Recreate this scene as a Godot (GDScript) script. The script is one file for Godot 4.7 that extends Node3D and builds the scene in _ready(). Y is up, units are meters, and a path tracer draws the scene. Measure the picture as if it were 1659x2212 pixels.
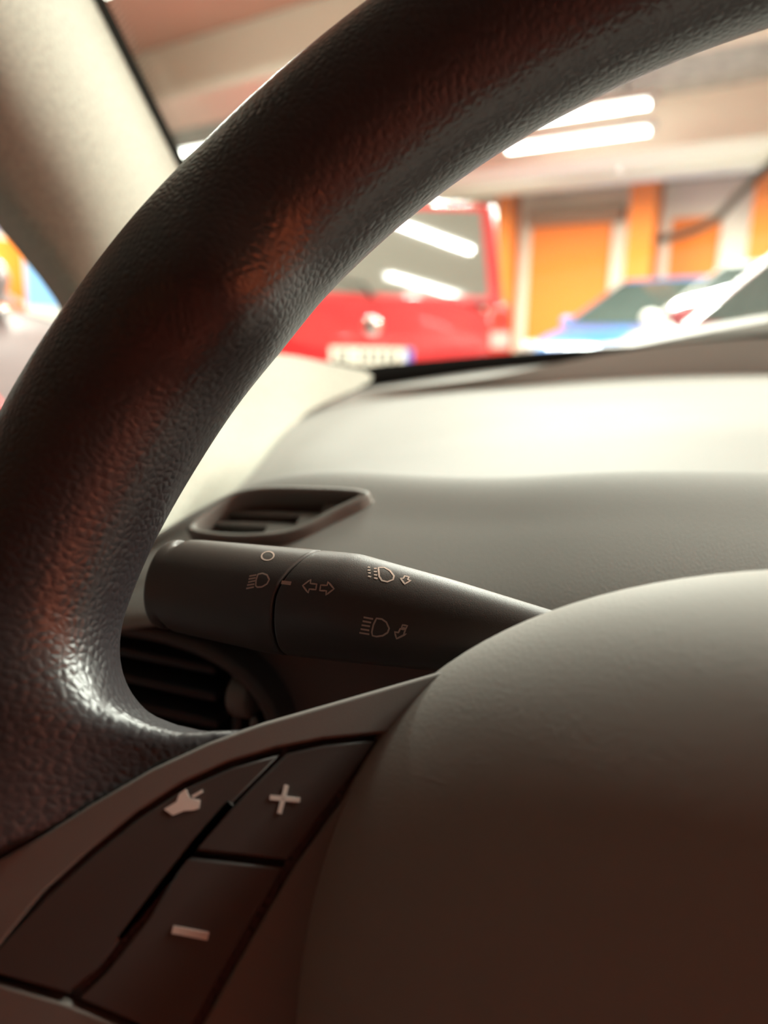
extends Node3D
# The driver's corner of a parked car: steering wheel, light stalk, dashboard and left windscreen pillar,
# with an underground car park beyond the glass. Metres, y up, the car looks along -z, x = 0 at the wheel's hub.

const HUB := Vector3(0, 0.93, 0)                 # centre of the steering wheel
const TILT := 0.4712389                          # 27 degrees
const GX := Vector3(0.9659, 0, 0.2588)           # the car park's own axes: along the beams ...
const GF := Vector3(0.2588, 0, -0.9659)          # ... and away from the car

var M := {}
var used := {}


# ------------------------------------------------------------------ mesh builder
class MB:
	var v := PackedVector3Array()
	var n := PackedVector3Array()
	var t := PackedVector2Array()
	var i := PackedInt32Array()

	func vert(p: Vector3, nn: Vector3, uv := Vector2.ZERO) -> int:
		v.append(p)
		n.append(nn)
		t.append(uv)
		return v.size() - 1

	func tri(a: int, b: int, c: int) -> void:
		var g := (v[c] - v[a]).cross(v[b] - v[a])
		if g.length_squared() < 1e-22:
			return
		if g.dot(n[a] + n[b] + n[c]) < 0.0:
			var k := b
			b = c
			c = k
		i.append(a)
		i.append(b)
		i.append(c)

	func quad(a: int, b: int, c: int, d: int) -> void:
		tri(a, b, c)
		tri(a, c, d)

	func flat(p: Array, nn: Vector3) -> void:      # a flat convex polygon
		var ids := []
		for q in p:
			ids.append(vert(q, nn))
		for k in range(1, ids.size() - 1):
			tri(ids[0], ids[k], ids[k + 1])

	# rows[r][c] of points; side = 1 or -1 picks which way the normals look; skip holds the cells (r * 1000 + c) left out
	func grid(rows: Array, side := 1.0, wrap_c := false, skip := {}) -> void:
		var nr := rows.size()
		var nc: int = rows[0].size()
		var base := v.size()
		for r in nr:
			for c in nc:
				var c0: int = (c - 1 + nc) % nc if wrap_c else maxi(c - 1, 0)
				var c1: int = (c + 1) % nc if wrap_c else mini(c + 1, nc - 1)
				var du: Vector3 = rows[r][c1] - rows[r][c0]
				var dv: Vector3 = rows[mini(r + 1, nr - 1)][c] - rows[maxi(r - 1, 0)][c]
				var nn := du.cross(dv) * side
				if nn.length_squared() < 1e-24:
					var rr: int = clampi(r, 1, nr - 2) if nr > 2 else r
					du = rows[rr][c1] - rows[rr][c0]
					nn = du.cross(dv) * side
				vert(rows[r][c], nn.normalized(), Vector2(float(c) / maxi(nc - 1, 1), float(r) / maxi(nr - 1, 1)))
		for r in nr - 1:
			for c in (nc if wrap_c else nc - 1):
				if skip.has(r * 1000 + c):
					continue
				var c1 := (c + 1) % nc
				quad(base + r * nc + c, base + r * nc + c1, base + (r + 1) * nc + c1, base + (r + 1) * nc + c)

	# a polygon (2D, local x and y) made into a slab from z0 to z1 with a rounded upper edge
	func slab(poly: PackedVector2Array, xf: Transform3D, z0: float, z1: float, bev := 0.0, both := false) -> void:
		var p := poly.duplicate()
		if Geometry2D.is_polygon_clockwise(p):
			p.reverse()
		var m := p.size()
		var out := PackedVector2Array()
		var mit := PackedFloat32Array()
		for k in m:
			var e0 := (p[k] - p[(k - 1 + m) % m]).normalized()
			var e1 := (p[(k + 1) % m] - p[k]).normalized()
			var a := Vector2(e0.y, -e0.x)
			var b := Vector2(e1.y, -e1.x)
			var h := (a + b).normalized()
			out.append(h)
			mit.append(1.0 / maxf(0.45, h.dot(a)))
		var steps := [[0.0, z0, 0.0]]
		if both and bev > 0.0:
			steps = []
			for k in 4:
				var w := k / 3.0 * PI / 2
				steps.append([bev * (1 - sin(w)), z0 + bev * (1 - cos(w)), w - PI / 2])
		if bev > 0.0:
			for k in 4:
				var w := k / 3.0 * PI / 2
				steps.append([bev * (1 - cos(w)), z1 - bev * (1 - sin(w)), w])
		else:
			steps.append([0.0, z1, 0.0])
		var base := v.size()
		for s in steps:
			for k in m:
				var q: Vector2 = p[k] - out[k] * mit[k] * s[0]
				var nn := Vector3(out[k].x * cos(s[2]), out[k].y * cos(s[2]), sin(s[2]))
				vert(xf * Vector3(q.x, q.y, s[1]), (xf.basis * nn).normalized())
		for s in steps.size() - 1:
			for k in m:
				var k1 := (k + 1) % m
				quad(base + s * m + k, base + s * m + k1, base + (s + 1) * m + k1, base + (s + 1) * m + k)
		for e in [[steps[-1], 1.0], [steps[0], -1.0]]:
			var cap := PackedVector2Array()
			for k in m:
				cap.append(p[k] - out[k] * mit[k] * e[0][0])
			var ids := Geometry2D.triangulate_polygon(cap)
			var nn: Vector3 = (xf.basis * Vector3(0, 0, e[1])).normalized()
			var b0 := v.size()
			for k in m:
				vert(xf * Vector3(cap[k].x, cap[k].y, e[0][1]), nn)
			for k in range(0, ids.size(), 3):
				tri(b0 + ids[k], b0 + ids[k + 1], b0 + ids[k + 2])

	func box(size: Vector3, xf: Transform3D, bev := 0.0) -> void:   # centred on xf
		var h := size / 2
		slab(PackedVector2Array([Vector2(-h.x, -h.y), Vector2(h.x, -h.y), Vector2(h.x, h.y), Vector2(-h.x, h.y)]), xf, -h.z, h.z, bev, bev > 0.0)

	# round tube along points; rad is a number or an array
	func tube(pts: Array, rad, sides := 12, caps := true, hint := Vector3.UP) -> void:
		var rows := []
		var m := pts.size()
		var up := hint
		for k in m:
			var d: Vector3 = (pts[mini(k + 1, m - 1)] - pts[maxi(k - 1, 0)]).normalized()
			var s := d.cross(up)
			if s.length() < 0.01:
				s = d.cross(Vector3(1, 0.3, 0.2))
			s = s.normalized()
			up = s.cross(d).normalized()
			var r: float = rad[k] if rad is Array else rad
			var row := PackedVector3Array()
			for a in sides:
				var w := TAU * a / sides
				row.append(pts[k] + (s * cos(w) + up * sin(w)) * r)
			rows.append(row)
		# points run anticlockwise seen along d
		grid(rows, 1.0, true)
		var first: Vector3 = v[v.size() - m * sides]
		if n[v.size() - m * sides].dot(first - pts[0]) < 0.0:
			for k in range(v.size() - m * sides, v.size()):
				n[k] = -n[k]
			for k in range(0, 0):
				pass
		if caps:
			for e in [[0, -1.0], [m - 1, 1.0]]:
				var d: Vector3 = (pts[mini(e[0] + 1, m - 1)] - pts[maxi(e[0] - 1, 0)]).normalized() * e[1]
				flat(Array(rows[e[0]]), d)

	# profile of (radius, height) turned round the local y axis of xf
	func lathe(prof: Array, xf: Transform3D, segs := 32, squash := Vector2.ONE) -> void:
		var m := prof.size()
		var base := v.size()
		for k in m:
			var a: Vector2 = prof[maxi(k - 1, 0)]
			var b: Vector2 = prof[mini(k + 1, m - 1)]
			var d := (b - a).normalized()
			var nn := Vector2(d.y, -d.x)
			for s in segs:
				var w := TAU * s / segs
				vert(xf * Vector3(prof[k].x * cos(w) * squash.x, prof[k].y, prof[k].x * sin(w) * squash.y), (xf.basis * Vector3(nn.x * cos(w) / squash.x, nn.y, nn.x * sin(w) / squash.y)).normalized())
		for k in m - 1:
			for s in segs:
				var s1 := (s + 1) % segs
				quad(base + k * segs + s, base + k * segs + s1, base + (k + 1) * segs + s1, base + (k + 1) * segs + s)

	func ball(c: Vector3, r: Vector3, rings := 10, segs := 16, basis := Basis()) -> void:
		var base := v.size()
		for a in rings + 1:
			var w := PI * a / rings
			for s in segs:
				var u := TAU * s / segs
				var d := Vector3(sin(w) * cos(u), cos(w), sin(w) * sin(u))
				vert(c + basis * (d * r), (basis * (d / r)).normalized())
		for a in rings:
			for s in segs:
				var s1 := (s + 1) % segs
				quad(base + a * segs + s, base + a * segs + s1, base + (a + 1) * segs + s1, base + (a + 1) * segs + s)

	func mesh() -> ArrayMesh:
		var arr := []
		arr.resize(Mesh.ARRAY_MAX)
		arr[Mesh.ARRAY_VERTEX] = v
		arr[Mesh.ARRAY_NORMAL] = n
		arr[Mesh.ARRAY_TEX_UV] = t
		arr[Mesh.ARRAY_INDEX] = i
		var m := ArrayMesh.new()
		m.add_surface_from_arrays(Mesh.PRIMITIVE_TRIANGLES, arr)
		return m


# ------------------------------------------------------------------ nodes
func numbered(called: String) -> String:
	var k: int = used.get(called, -1) + 1
	used[called] = k
	return called if k == 0 else "%s_%03d" % [called, k]


func tag(o: Node3D, label := "", category := "", group := "", kind := "") -> Node3D:
	if label:
		o.set_meta("label", label)
	if category:
		o.set_meta("category", category)
	if group:
		o.set_meta("group", group)
	if kind:
		o.set_meta("kind", kind)
	return o


func thing(called: String, xf: Transform3D, label: String, category: String, group := "") -> Node3D:
	var o := Node3D.new()
	o.name = numbered(called)
	add_child(o)
	o.transform = xf
	tag(o, label, category, group)
	return o


func put(mb: MB, called: String, m: Material, parent: Node3D = null) -> MeshInstance3D:
	var o := MeshInstance3D.new()
	o.mesh = mb.mesh()
	o.mesh.surface_set_material(0, m)
	o.cast_shadow = GeometryInstance3D.SHADOW_CASTING_SETTING_DOUBLE_SIDED
	if parent == null:
		o.name = numbered(called)
		add_child(o)
	else:
		o.name = called
		parent.add_child(o, true)
	return o


func struct(mb: MB, called: String, m: Material, label: String) -> MeshInstance3D:
	var o := put(mb, called, m)
	tag(o, label, "", "", "structure")
	return o


func park(p: float, y: float, q: float) -> Vector3:   # a point of the car park
	return GX * p + GF * q + Vector3(0, y, 0)


func park_xf(p: float, y: float, q: float) -> Transform3D:
	return Transform3D(Basis(GX, Vector3.UP, -GF), park(p, y, q))


# ------------------------------------------------------------------ materials
func lin(r: float, g: float, b: float, a := 1.0) -> Color:
	var c := Color(r, g, b).linear_to_srgb()
	c.a = a
	return c


func mat(called: String, c: Color, rough := 0.6, metal := 0.0, spec := 0.5) -> StandardMaterial3D:
	var m := StandardMaterial3D.new()
	m.resource_name = called
	m.albedo_color = c
	m.roughness = rough
	m.metallic = metal
	m.metallic_specular = spec
	M[called] = m
	return m


func noise_tex(kind: int, freq: float, octaves: int, seed_: int, size := 512, ret := FastNoiseLite.RETURN_DISTANCE, ramp: Gradient = null) -> NoiseTexture2D:
	var f := FastNoiseLite.new()
	f.noise_type = kind
	f.seed = seed_
	f.frequency = freq
	f.fractal_octaves = octaves
	f.fractal_type = FastNoiseLite.FRACTAL_FBM if octaves > 1 else FastNoiseLite.FRACTAL_NONE
	f.cellular_return_type = ret
	f.cellular_jitter = 0.9
	var t := NoiseTexture2D.new()
	t.width = size
	t.height = size
	t.seamless = true
	t.noise = f
	if ramp:
		t.color_ramp = ramp
	return t


func bump(m: StandardMaterial3D, t: Texture2D, tiles_per_m: float, cm: float, world := false) -> void:
	m.uv1_triplanar = true
	m.uv1_world_triplanar = world
	m.uv1_scale = Vector3.ONE * tiles_per_m
	m.heightmap_enabled = true
	m.heightmap_texture = t
	m.heightmap_scale = cm


func tint(m: StandardMaterial3D, t: Texture2D) -> void:
	m.albedo_texture = t


func two_tone(a: float, b: float) -> Gradient:
	var g := Gradient.new()
	g.set_color(0, Color(a, a, a))
	g.set_color(1, Color(b, b, b))
	return g


func materials() -> void:
	var cells := noise_tex(FastNoiseLite.TYPE_CELLULAR, 0.055, 1, 3, 512, FastNoiseLite.RETURN_DISTANCE2_SUB)
	var grain := noise_tex(FastNoiseLite.TYPE_SIMPLEX_SMOOTH, 0.12, 3, 7)
	var cloth := noise_tex(FastNoiseLite.TYPE_SIMPLEX, 0.03, 4, 11, 512, 0, two_tone(0.78, 1.0))
	var m := mat("rim leather", lin(0.024, 0.02, 0.022), 0.36, 0, 0.68)
	bump(m, cells, 22.0, 0.02)
	m = mat("hub skin", lin(0.3, 0.275, 0.25), 0.6, 0, 0.35)
	bump(m, cells, 34.0, 0.006)
	m = mat("spoke trim", lin(0.17, 0.15, 0.135), 0.5)
	bump(m, grain, 60.0, 0.006)
	m = mat("button", lin(0.07, 0.062, 0.058), 0.45)
	bump(m, grain, 30.0, 0.003)
	mat("print", lin(0.85, 0.8, 0.74), 0.6)
	m = mat("stalk plastic", lin(0.055, 0.043, 0.038), 0.42)
	bump(m, grain, 60.0, 0.004)
	mat("stalk print", lin(0.5, 0.37, 0.31), 0.7, 0, 0.2)
	mat("black gap", lin(0.006, 0.005, 0.005), 0.8, 0, 0.2)
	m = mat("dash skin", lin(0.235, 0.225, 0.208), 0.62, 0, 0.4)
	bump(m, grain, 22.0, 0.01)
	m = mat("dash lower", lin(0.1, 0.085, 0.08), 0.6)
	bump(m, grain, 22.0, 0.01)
	mat("vent rim", lin(0.055, 0.046, 0.042), 0.6)
	mat("vent black", lin(0.02, 0.018, 0.018), 0.5)
	mat("vent trim", lin(0.15, 0.138, 0.125), 0.45)
	m = mat("pillar trim", lin(0.44, 0.43, 0.37), 0.75, 0, 0.3)
	tint(m, cloth)
	bump(m, grain, 18.0, 0.008)
	mat("headliner", lin(0.25, 0.235, 0.22), 0.9, 0, 0.2)
	mat("frit", lin(0.005, 0.005, 0.005), 0.4)
	var gl := mat("glass", lin(0.9, 0.95, 0.92, 0.02), 0.0)
	gl.transparency = BaseMaterial3D.TRANSPARENCY_ALPHA
	mat("door trim", lin(0.11, 0.1, 0.1), 0.7)
	mat("daylit wall tint", lin(0.55, 0.55, 0.8), 0.8)  # bluish daylight on a whitish wall, put into its colour
	mat("dark red seat cloth", lin(0.4, 0.1, 0.07), 0.9, 0, 0.2)
	mat("seat cloth", lin(0.1, 0.09, 0.09), 0.9, 0, 0.2)
	mat("mirror housing", lin(0.5, 0.012, 0.016), 0.3)
	mat("silver paint", lin(0.33, 0.32, 0.3), 0.5)
	for c in [["red paint", lin(0.5, 0.012, 0.016)], ["blue paint", lin(0.02, 0.13, 0.4)], ["white paint", lin(0.58, 0.57, 0.53)], ["maroon paint", lin(0.3, 0.02, 0.03)], ["taupe paint", lin(0.2, 0.16, 0.16)]]:
		m = mat(c[0], c[1], 0.35)
		m.clearcoat_enabled = true
		m.clearcoat = 1.0
		m.clearcoat_roughness = 0.04
	mat("car glass", lin(0.03, 0.045, 0.04), 0.04, 0, 0.7)
	mat("rear glass", lin(0.16, 0.15, 0.125), 0.05, 0, 0.7)
	mat("tyre", lin(0.02, 0.02, 0.02), 0.8)
	mat("chrome", lin(0.85, 0.85, 0.85), 0.08, 1.0)
	mat("lamp red", lin(0.55, 0.03, 0.02), 0.1)
	mat("lamp clear", lin(0.45, 0.44, 0.4), 0.08)
	mat("bumper black", lin(0.03, 0.03, 0.032), 0.5)
	mat("plate white", lin(0.75, 0.72, 0.6), 0.5)
	mat("plate blue", lin(0.03, 0.07, 0.45), 0.5)
	mat("cream paint", lin(0.82, 0.79, 0.66), 0.8, 0, 0.3)
	mat("orange paint", lin(0.86, 0.225, 0.03), 0.7, 0, 0.3)
	mat("red orange paint", lin(0.82, 0.15, 0.05), 0.7, 0, 0.3)  # colour of the added partition, picked for the glints on the rim
	mat("salmon tone", lin(0.55, 0.33, 0.25), 0.85, 0, 0.3)
	mat("slab concrete", lin(0.5, 0.51, 0.46), 0.9, 0, 0.3)
	tint(M["slab concrete"], cloth)
	M["slab concrete"].uv1_triplanar = true
	M["slab concrete"].uv1_scale = Vector3.ONE * 0.4
	mat("floor concrete", lin(0.45, 0.45, 0.42), 0.6)
	tint(M["floor concrete"], cloth)
	M["floor concrete"].uv1_triplanar = true
	M["floor concrete"].uv1_scale = Vector3.ONE * 0.3
	mat("shadow brown", lin(0.3, 0.17, 0.1), 0.8)  # tone of the shadow above the wide orange panel
	mat("pipe brown", lin(0.4, 0.27, 0.2), 0.6)
	mat("housing white", lin(0.7, 0.7, 0.68), 0.5)
	var tb := mat("tube glow", lin(0.9, 0.9, 0.85), 0.5)
	tb.emission_enabled = true
	tb.emission = Color(0.98, 1.0, 0.94)
	tb.emission_energy_multiplier = 8.0


# ------------------------------------------------------------------ curves
func along(pts: Array, t: float) -> Vector3:          # smooth curve through points, t from 0 to 1
	var m := pts.size() - 1
	var x := clampf(t, 0, 1) * m
	var k := mini(int(x), m - 1)
	var a: Vector3 = pts[maxi(k - 1, 0)]
	var b: Vector3 = pts[k]
	var c: Vector3 = pts[k + 1]
	var d: Vector3 = pts[mini(k + 2, m)]
	return b.cubic_interpolate(c, a, d, x - k)


func smooth2(pts: PackedVector2Array, per := 4, closed := false) -> PackedVector2Array:
	var r := PackedVector2Array()
	var m := pts.size()
	for k in (m if closed else m - 1):
		var a := pts[(k - 1 + m) % m] if closed else pts[maxi(k - 1, 0)]
		var b := pts[k]
		var c := pts[(k + 1) % m]
		var d := pts[(k + 2) % m] if closed else pts[mini(k + 2, m - 1)]
		for s in per:
			r.append(b.cubic_interpolate(c, a, d, float(s) / per))
	if not closed:
		r.append(pts[m - 1])
	return r


func v2(a: Array) -> PackedVector2Array:
	var r := PackedVector2Array()
	for k in range(0, a.size(), 2):
		r.append(Vector2(a[k], a[k + 1]))
	return r


# ------------------------------------------------------------------ _ready
func _ready() -> void:
	var cam := Camera3D.new()
	cam.name = "camera"
	cam.transform = Transform3D(Basis(Vector3(0.93035, 0.02203, -0.36601), Vector3(-0.1018, 0.97447, -0.20012), Vector3(0.35226, 0.22344, 0.90884)).orthonormalized(), Vector3(-0.05475, 1.0022, 0.10248))
	var ph := CameraAttributesPhysical.new()
	ph.frustum_focal_length = 18.021
	ph.exposure_aperture = 5.5
	ph.frustum_focus_distance = 0.172
	ph.frustum_near = 0.02
	ph.frustum_far = 60.0
	cam.attributes = ph
	add_child(cam)
	cam.near = 0.02
	cam.far = 60.0
	cam.current = true

	var we := WorldEnvironment.new()
	we.name = "environment"
	var e := Environment.new()
	e.background_mode = Environment.BG_COLOR
	e.background_color = Color(0.62, 0.83, 0.98)
	e.background_energy_multiplier = 0.8
	e.tonemap_mode = Environment.TONE_MAPPER_LINEAR
	e.tonemap_exposure = 2.15
	e.sdfgi_enabled = true
	e.ssao_enabled = true
	e.ssil_enabled = true
	we.environment = e
	add_child(we)

	materials()
	car_park()
	cabin()
	dashboard()
	steering_wheel()
	stalk()
	parked_cars()


# ------------------------------------------------------------------ the car park
func lamp(p: float, q: float, half: float, label: String, y := 2.7, energy := 5.0) -> void:
	var xf := park_xf(p, y, q)
	var t := thing("fluorescent_lamp", xf, label, "lamp", "fluorescent lamps on the car park ceiling")
	var mb := MB.new()
	mb.box(Vector3(half * 2 + 0.1, 0.05, 0.1), Transform3D(Basis(), Vector3(0, 0.055, 0)), 0.008)
	put(mb, "housing", M["housing white"], t)
	mb = MB.new()
	mb.tube([Vector3(-half, 0, 0), Vector3(half, 0, 0)], 0.019, 14)
	put(mb, "tube", M["tube glow"], t)
	for s in [-1, 1]:
		mb = MB.new()
		mb.box(Vector3(0.03, 0.07, 0.05), Transform3D(Basis(), Vector3(s * (half + 0.012), 0.01, 0)), 0.005)
		put(mb, "end_cap", M["housing white"], t)
	for s in [-0.7, 0.7]:
		mb = MB.new()
		mb.tube([Vector3(s * half, 0.08, 0), Vector3(s * half, 3.0 - y, 0)], 0.006, 8)
		put(mb, "hanger", M["housing white"], t)
	var l := AreaLight3D.new()
	l.name = "tube_light"
	l.area_size = Vector2(half * 2, 0.05)
	l.area_normalize_energy = true
	l.light_color = Color(0.98, 1.0, 0.94)
	l.light_energy = energy
	l.area_range = 30.0
	l.shadow_enabled = true
	l.rotation = Vector3(-PI / 2, 0, 0)
	l.position = Vector3(0, -0.024, 0)
	t.add_child(l)


func slab_box(p0: float, p1: float, y0: float, y1: float, q0: float, q1: float, bev := 0.0) -> MB:
	var mb := MB.new()
	mb.box(Vector3(p1 - p0, y1 - y0, q1 - q0), park_xf((p0 + p1) / 2, (y0 + y1) / 2, (q0 + q1) / 2), bev)
	return mb


func car_park() -> void:
	struct(slab_box(-11.3, 9, -0.1, 0.12, -7, 10.8), "floor", M["floor concrete"], "grey concrete floor of the car park")
	struct(slab_box(-11, 9, 3.0, 3.25, -7, 10.8), "ceiling", M["slab concrete"], "pale brown concrete ceiling of the car park")
	var salmon := slab_box(-9, -1.9, 2.94, 2.998, 0.5, 3.75)
	struct(salmon, "trim_1", M["salmon tone"], "salmon coloured ceiling bay above the windscreen")  # salmon-coloured sheet laid under the ceiling slab
	struct(slab_box(-11, 9, 2.6, 2.999, 6.9, 7.55), "trim_2", M["cream paint"], "wide cream ceiling beam behind the two lamps")
	struct(slab_box(-11, -2.2, 2.6, 2.999, 3.76, 4.35), "trim_3", M["cream paint"], "cream ceiling beam beside the salmon bay")
	struct(slab_box(-2.0, 9, 2.62, 2.72, 4.7, 4.84), "trim_4", M["cream paint"], "thin cream ceiling rail at the upper right")
	struct(slab_box(-11, 9, 2.8, 2.999, 8.9, 9.3), "trim_5", M["cream paint"], "far cream ceiling beam over the orange pillars")
	# far wall, with its painted panels
	struct(slab_box(-11, 9, 0, 3.0, 10.6, 10.8), "wall_front", M["cream paint"], "cream far wall of the car park")
	var panels := [[-5.31, -4.12, 0.9, 2.57, "wide orange wall panel between the two pillars"], [-3.32, -2.72, 1.4, 2.56, "small orange wall panel right of the thicker pillar"]]
	for a in panels:
		var o := put(slab_box(a[0], a[1], a[2], a[3], 10.55, 10.6, 0.005), "wall_panel", M["orange paint"])
		tag(o, a[4], "panel", "orange wall panels")
	tag(put(slab_box(-5.31, -3.95, 2.575, 2.75, 10.38, 10.59, 0.01), "shadow_band", M["shadow brown"]), "brown band painted as the shadow above the wide orange wall panel", "duct")  # solid brown band standing in for the shade above the panel
	var cols := [[-5.5, 0.12, "thin orange pillar just right of the red van"], [-3.55, 0.17, "thicker orange pillar above the white car"], [-2.12, 0.14, "orange pillar at the right edge of the view"]]
	for a in cols:
		var t := thing("concrete_pillar", park_xf(a[0], 0, 10.2), a[2], "pillar", "orange pillars of the car park")
		var mb := MB.new()
		mb.box(Vector3(a[1] * 2, 3.0, 0.3), Transform3D(Basis(), Vector3(0, 1.5, 0)), 0.015)
		put(mb, "shaft", M["orange paint"], t)
		mb = MB.new()
		mb.box(Vector3(a[1] * 2 + 0.06, 0.15, 0.36), Transform3D(Basis(), Vector3(0, 0.075, 0)), 0.01)
		put(mb, "plinth", M["bumper black"], t)
	var part := thing("added_partition", park_xf(2.45, 0.12, 0.55), "added red orange partition beside the passenger door, out of view, mirrored in the rim", "partition")  # added out of view; its reflection gives the rim its orange glints
	var pm := MB.new()
	pm.box(Vector3(0.25, 2.7, 2.3), Transform3D(Basis(), Vector3(0, 1.35, 0)), 0.02)
	put(pm, "reflector_face", M["red orange paint"], part)
	pm = MB.new()
	pm.box(Vector3(0.3, 0.12, 2.35), Transform3D(Basis(), Vector3(0, 0.06, 0)), 0.01)
	put(pm, "plinth", M["bumper black"], part)
	# brown pipe that bends down from the ceiling
	var pipe := MB.new()
	var pts := []
	for a in [[-1.2, 2.88, 7.8], [-1.5, 2.72, 7.9], [-1.9, 2.45, 8.1], [-2.2, 2.2, 8.3], [-2.55, 2.1, 8.5], [-2.9, 2.08, 8.7]]:
		pts.append(park(a[0], a[1], a[2]))
	var fine := []
	for k in 25:
		fine.append(along(pts, k / 24.0))
	pipe.tube(fine, 0.04, 12)
	tag(put(pipe, "drain_pipe", M["pipe brown"]), "brown pipe bending down from the ceiling at the right edge", "pipe")
	# the other walls; the left one has an opening to the daylight
	struct(slab_box(9, 9.2, 0, 3.0, -7, 10.8), "wall_right", M["cream paint"], "cream right wall of the car park")
	var wl := thing("wall_left", Transform3D(), "", "")
	tag(wl, "cream left wall of the car park with a bright opening", "", "", "structure")
	for a in [[0.0, 1.3, -7.0, 10.8], [2.25, 3.0, -7.0, 10.8], [1.3, 2.25, -7.0, 6.07], [1.3, 2.25, 8.4, 10.8]]:
		put(slab_box(-11.3, -11, a[0], a[1], a[2], a[3]), "wall_piece", M["cream paint"], wl)
	put(slab_box(-11.0, -10.98, 2.26, 2.75, 4.6, 9.5), "daylight_tint_strip", M["daylit wall tint"], wl)  # strip coloured to look lit by daylight from the opening
	tag(put(slab_box(-11.0, -10.96, 0.6, 2.2, 4.4, 6.02, 0.005), "wall_panel", M["orange paint"]), "orange wall panel beside the bright blue opening", "panel", "orange wall panels")
	struct(slab_box(-11, 9, 0, 3.0, -7.2, -7), "wall_back", M["orange paint"], "orange wall behind the parked car")
	lamp(-2.9, 6.4, 0.62, "lower of the two bright tube lamps, nearest the cream beam", 2.62)
	lamp(-2.67, 5.69, 0.62, "upper of the two bright tube lamps, cut by the steering wheel rim", 2.62)
	lamp(-6.6, 5.25, 0.62, "tube lamp glimpsed between windscreen pillar and steering wheel rim")
	lamp(-9.9, 5.25, 0.62, "tube lamp seen at the very left edge through the side window")
	lamp(-0.5, 1.55, 0.62, "added tube lamp above the bonnet near the windscreen, out of view", 2.7, 2.0)  # added unseen lamp, brightens the hub from above
	lamp(-1.6, 2.7, 0.62, "added tube lamp above the nose of the bonnet, out of view", 2.7, 5.0)  # extra unseen tube, for a highlight along the stalk
	lamp(1.55, 0.3, 0.62, "added tube lamp above the passenger door, out of view", 2.7, 4.5)  # put in to light the added partition
	lamp(-3.6, 2.6, 0.62, "tube lamp above the left neighbouring car, out of view")
	lamp(1.3, 1.55, 0.62, "added tube lamp above the right front wing, out of view", 2.7, 8.0)  # extra lamp out of view, throws light on the spoke and hub
	lamp(1.7, 2.35, 0.62, "added tube lamp above the right headlamp, out of view", 2.7, 10.0)  # added to send light through the windscreen on to the passenger seat
	lamp(-4.9, 8.3, 0.62, "added hidden tube lamp behind the wide beam, lighting the wide orange panel", 2.78, 9.0)  # fill lamp added behind the beam to brighten the far wall
	lamp(-2.6, 8.3, 0.62, "added hidden tube lamp behind the wide beam, lighting the thicker orange pillar", 2.78, 9.0)  # second fill lamp hidden by the beam, also added for the far wall
	lamp(1.5, 6.6, 0.62, "tube lamp far right near the wide beam, out of view")


# ------------------------------------------------------------------ the car's cabin
func wind_base(s: float) -> Vector3:
	var k := 1.0 - pow(2 * s - 1, 2)
	return Vector3(-0.377 + 1.494 * s, 0.976 + 0.055 * k, -0.49 - 0.25 * k)


func wind_top(s: float) -> Vector3:
	var k := 1.0 - pow(2 * s - 1, 2)
	return Vector3(-0.377 + 1.494 * s, 1.33 + 0.05 * k, -0.118 - 0.14 * k)


func wind(s: float, t: float, inward := 0.0) -> Vector3:
	var p := wind_base(s).lerp(wind_top(s), t)
	return p + Vector3(0, -0.7, 0.7) * inward


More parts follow.
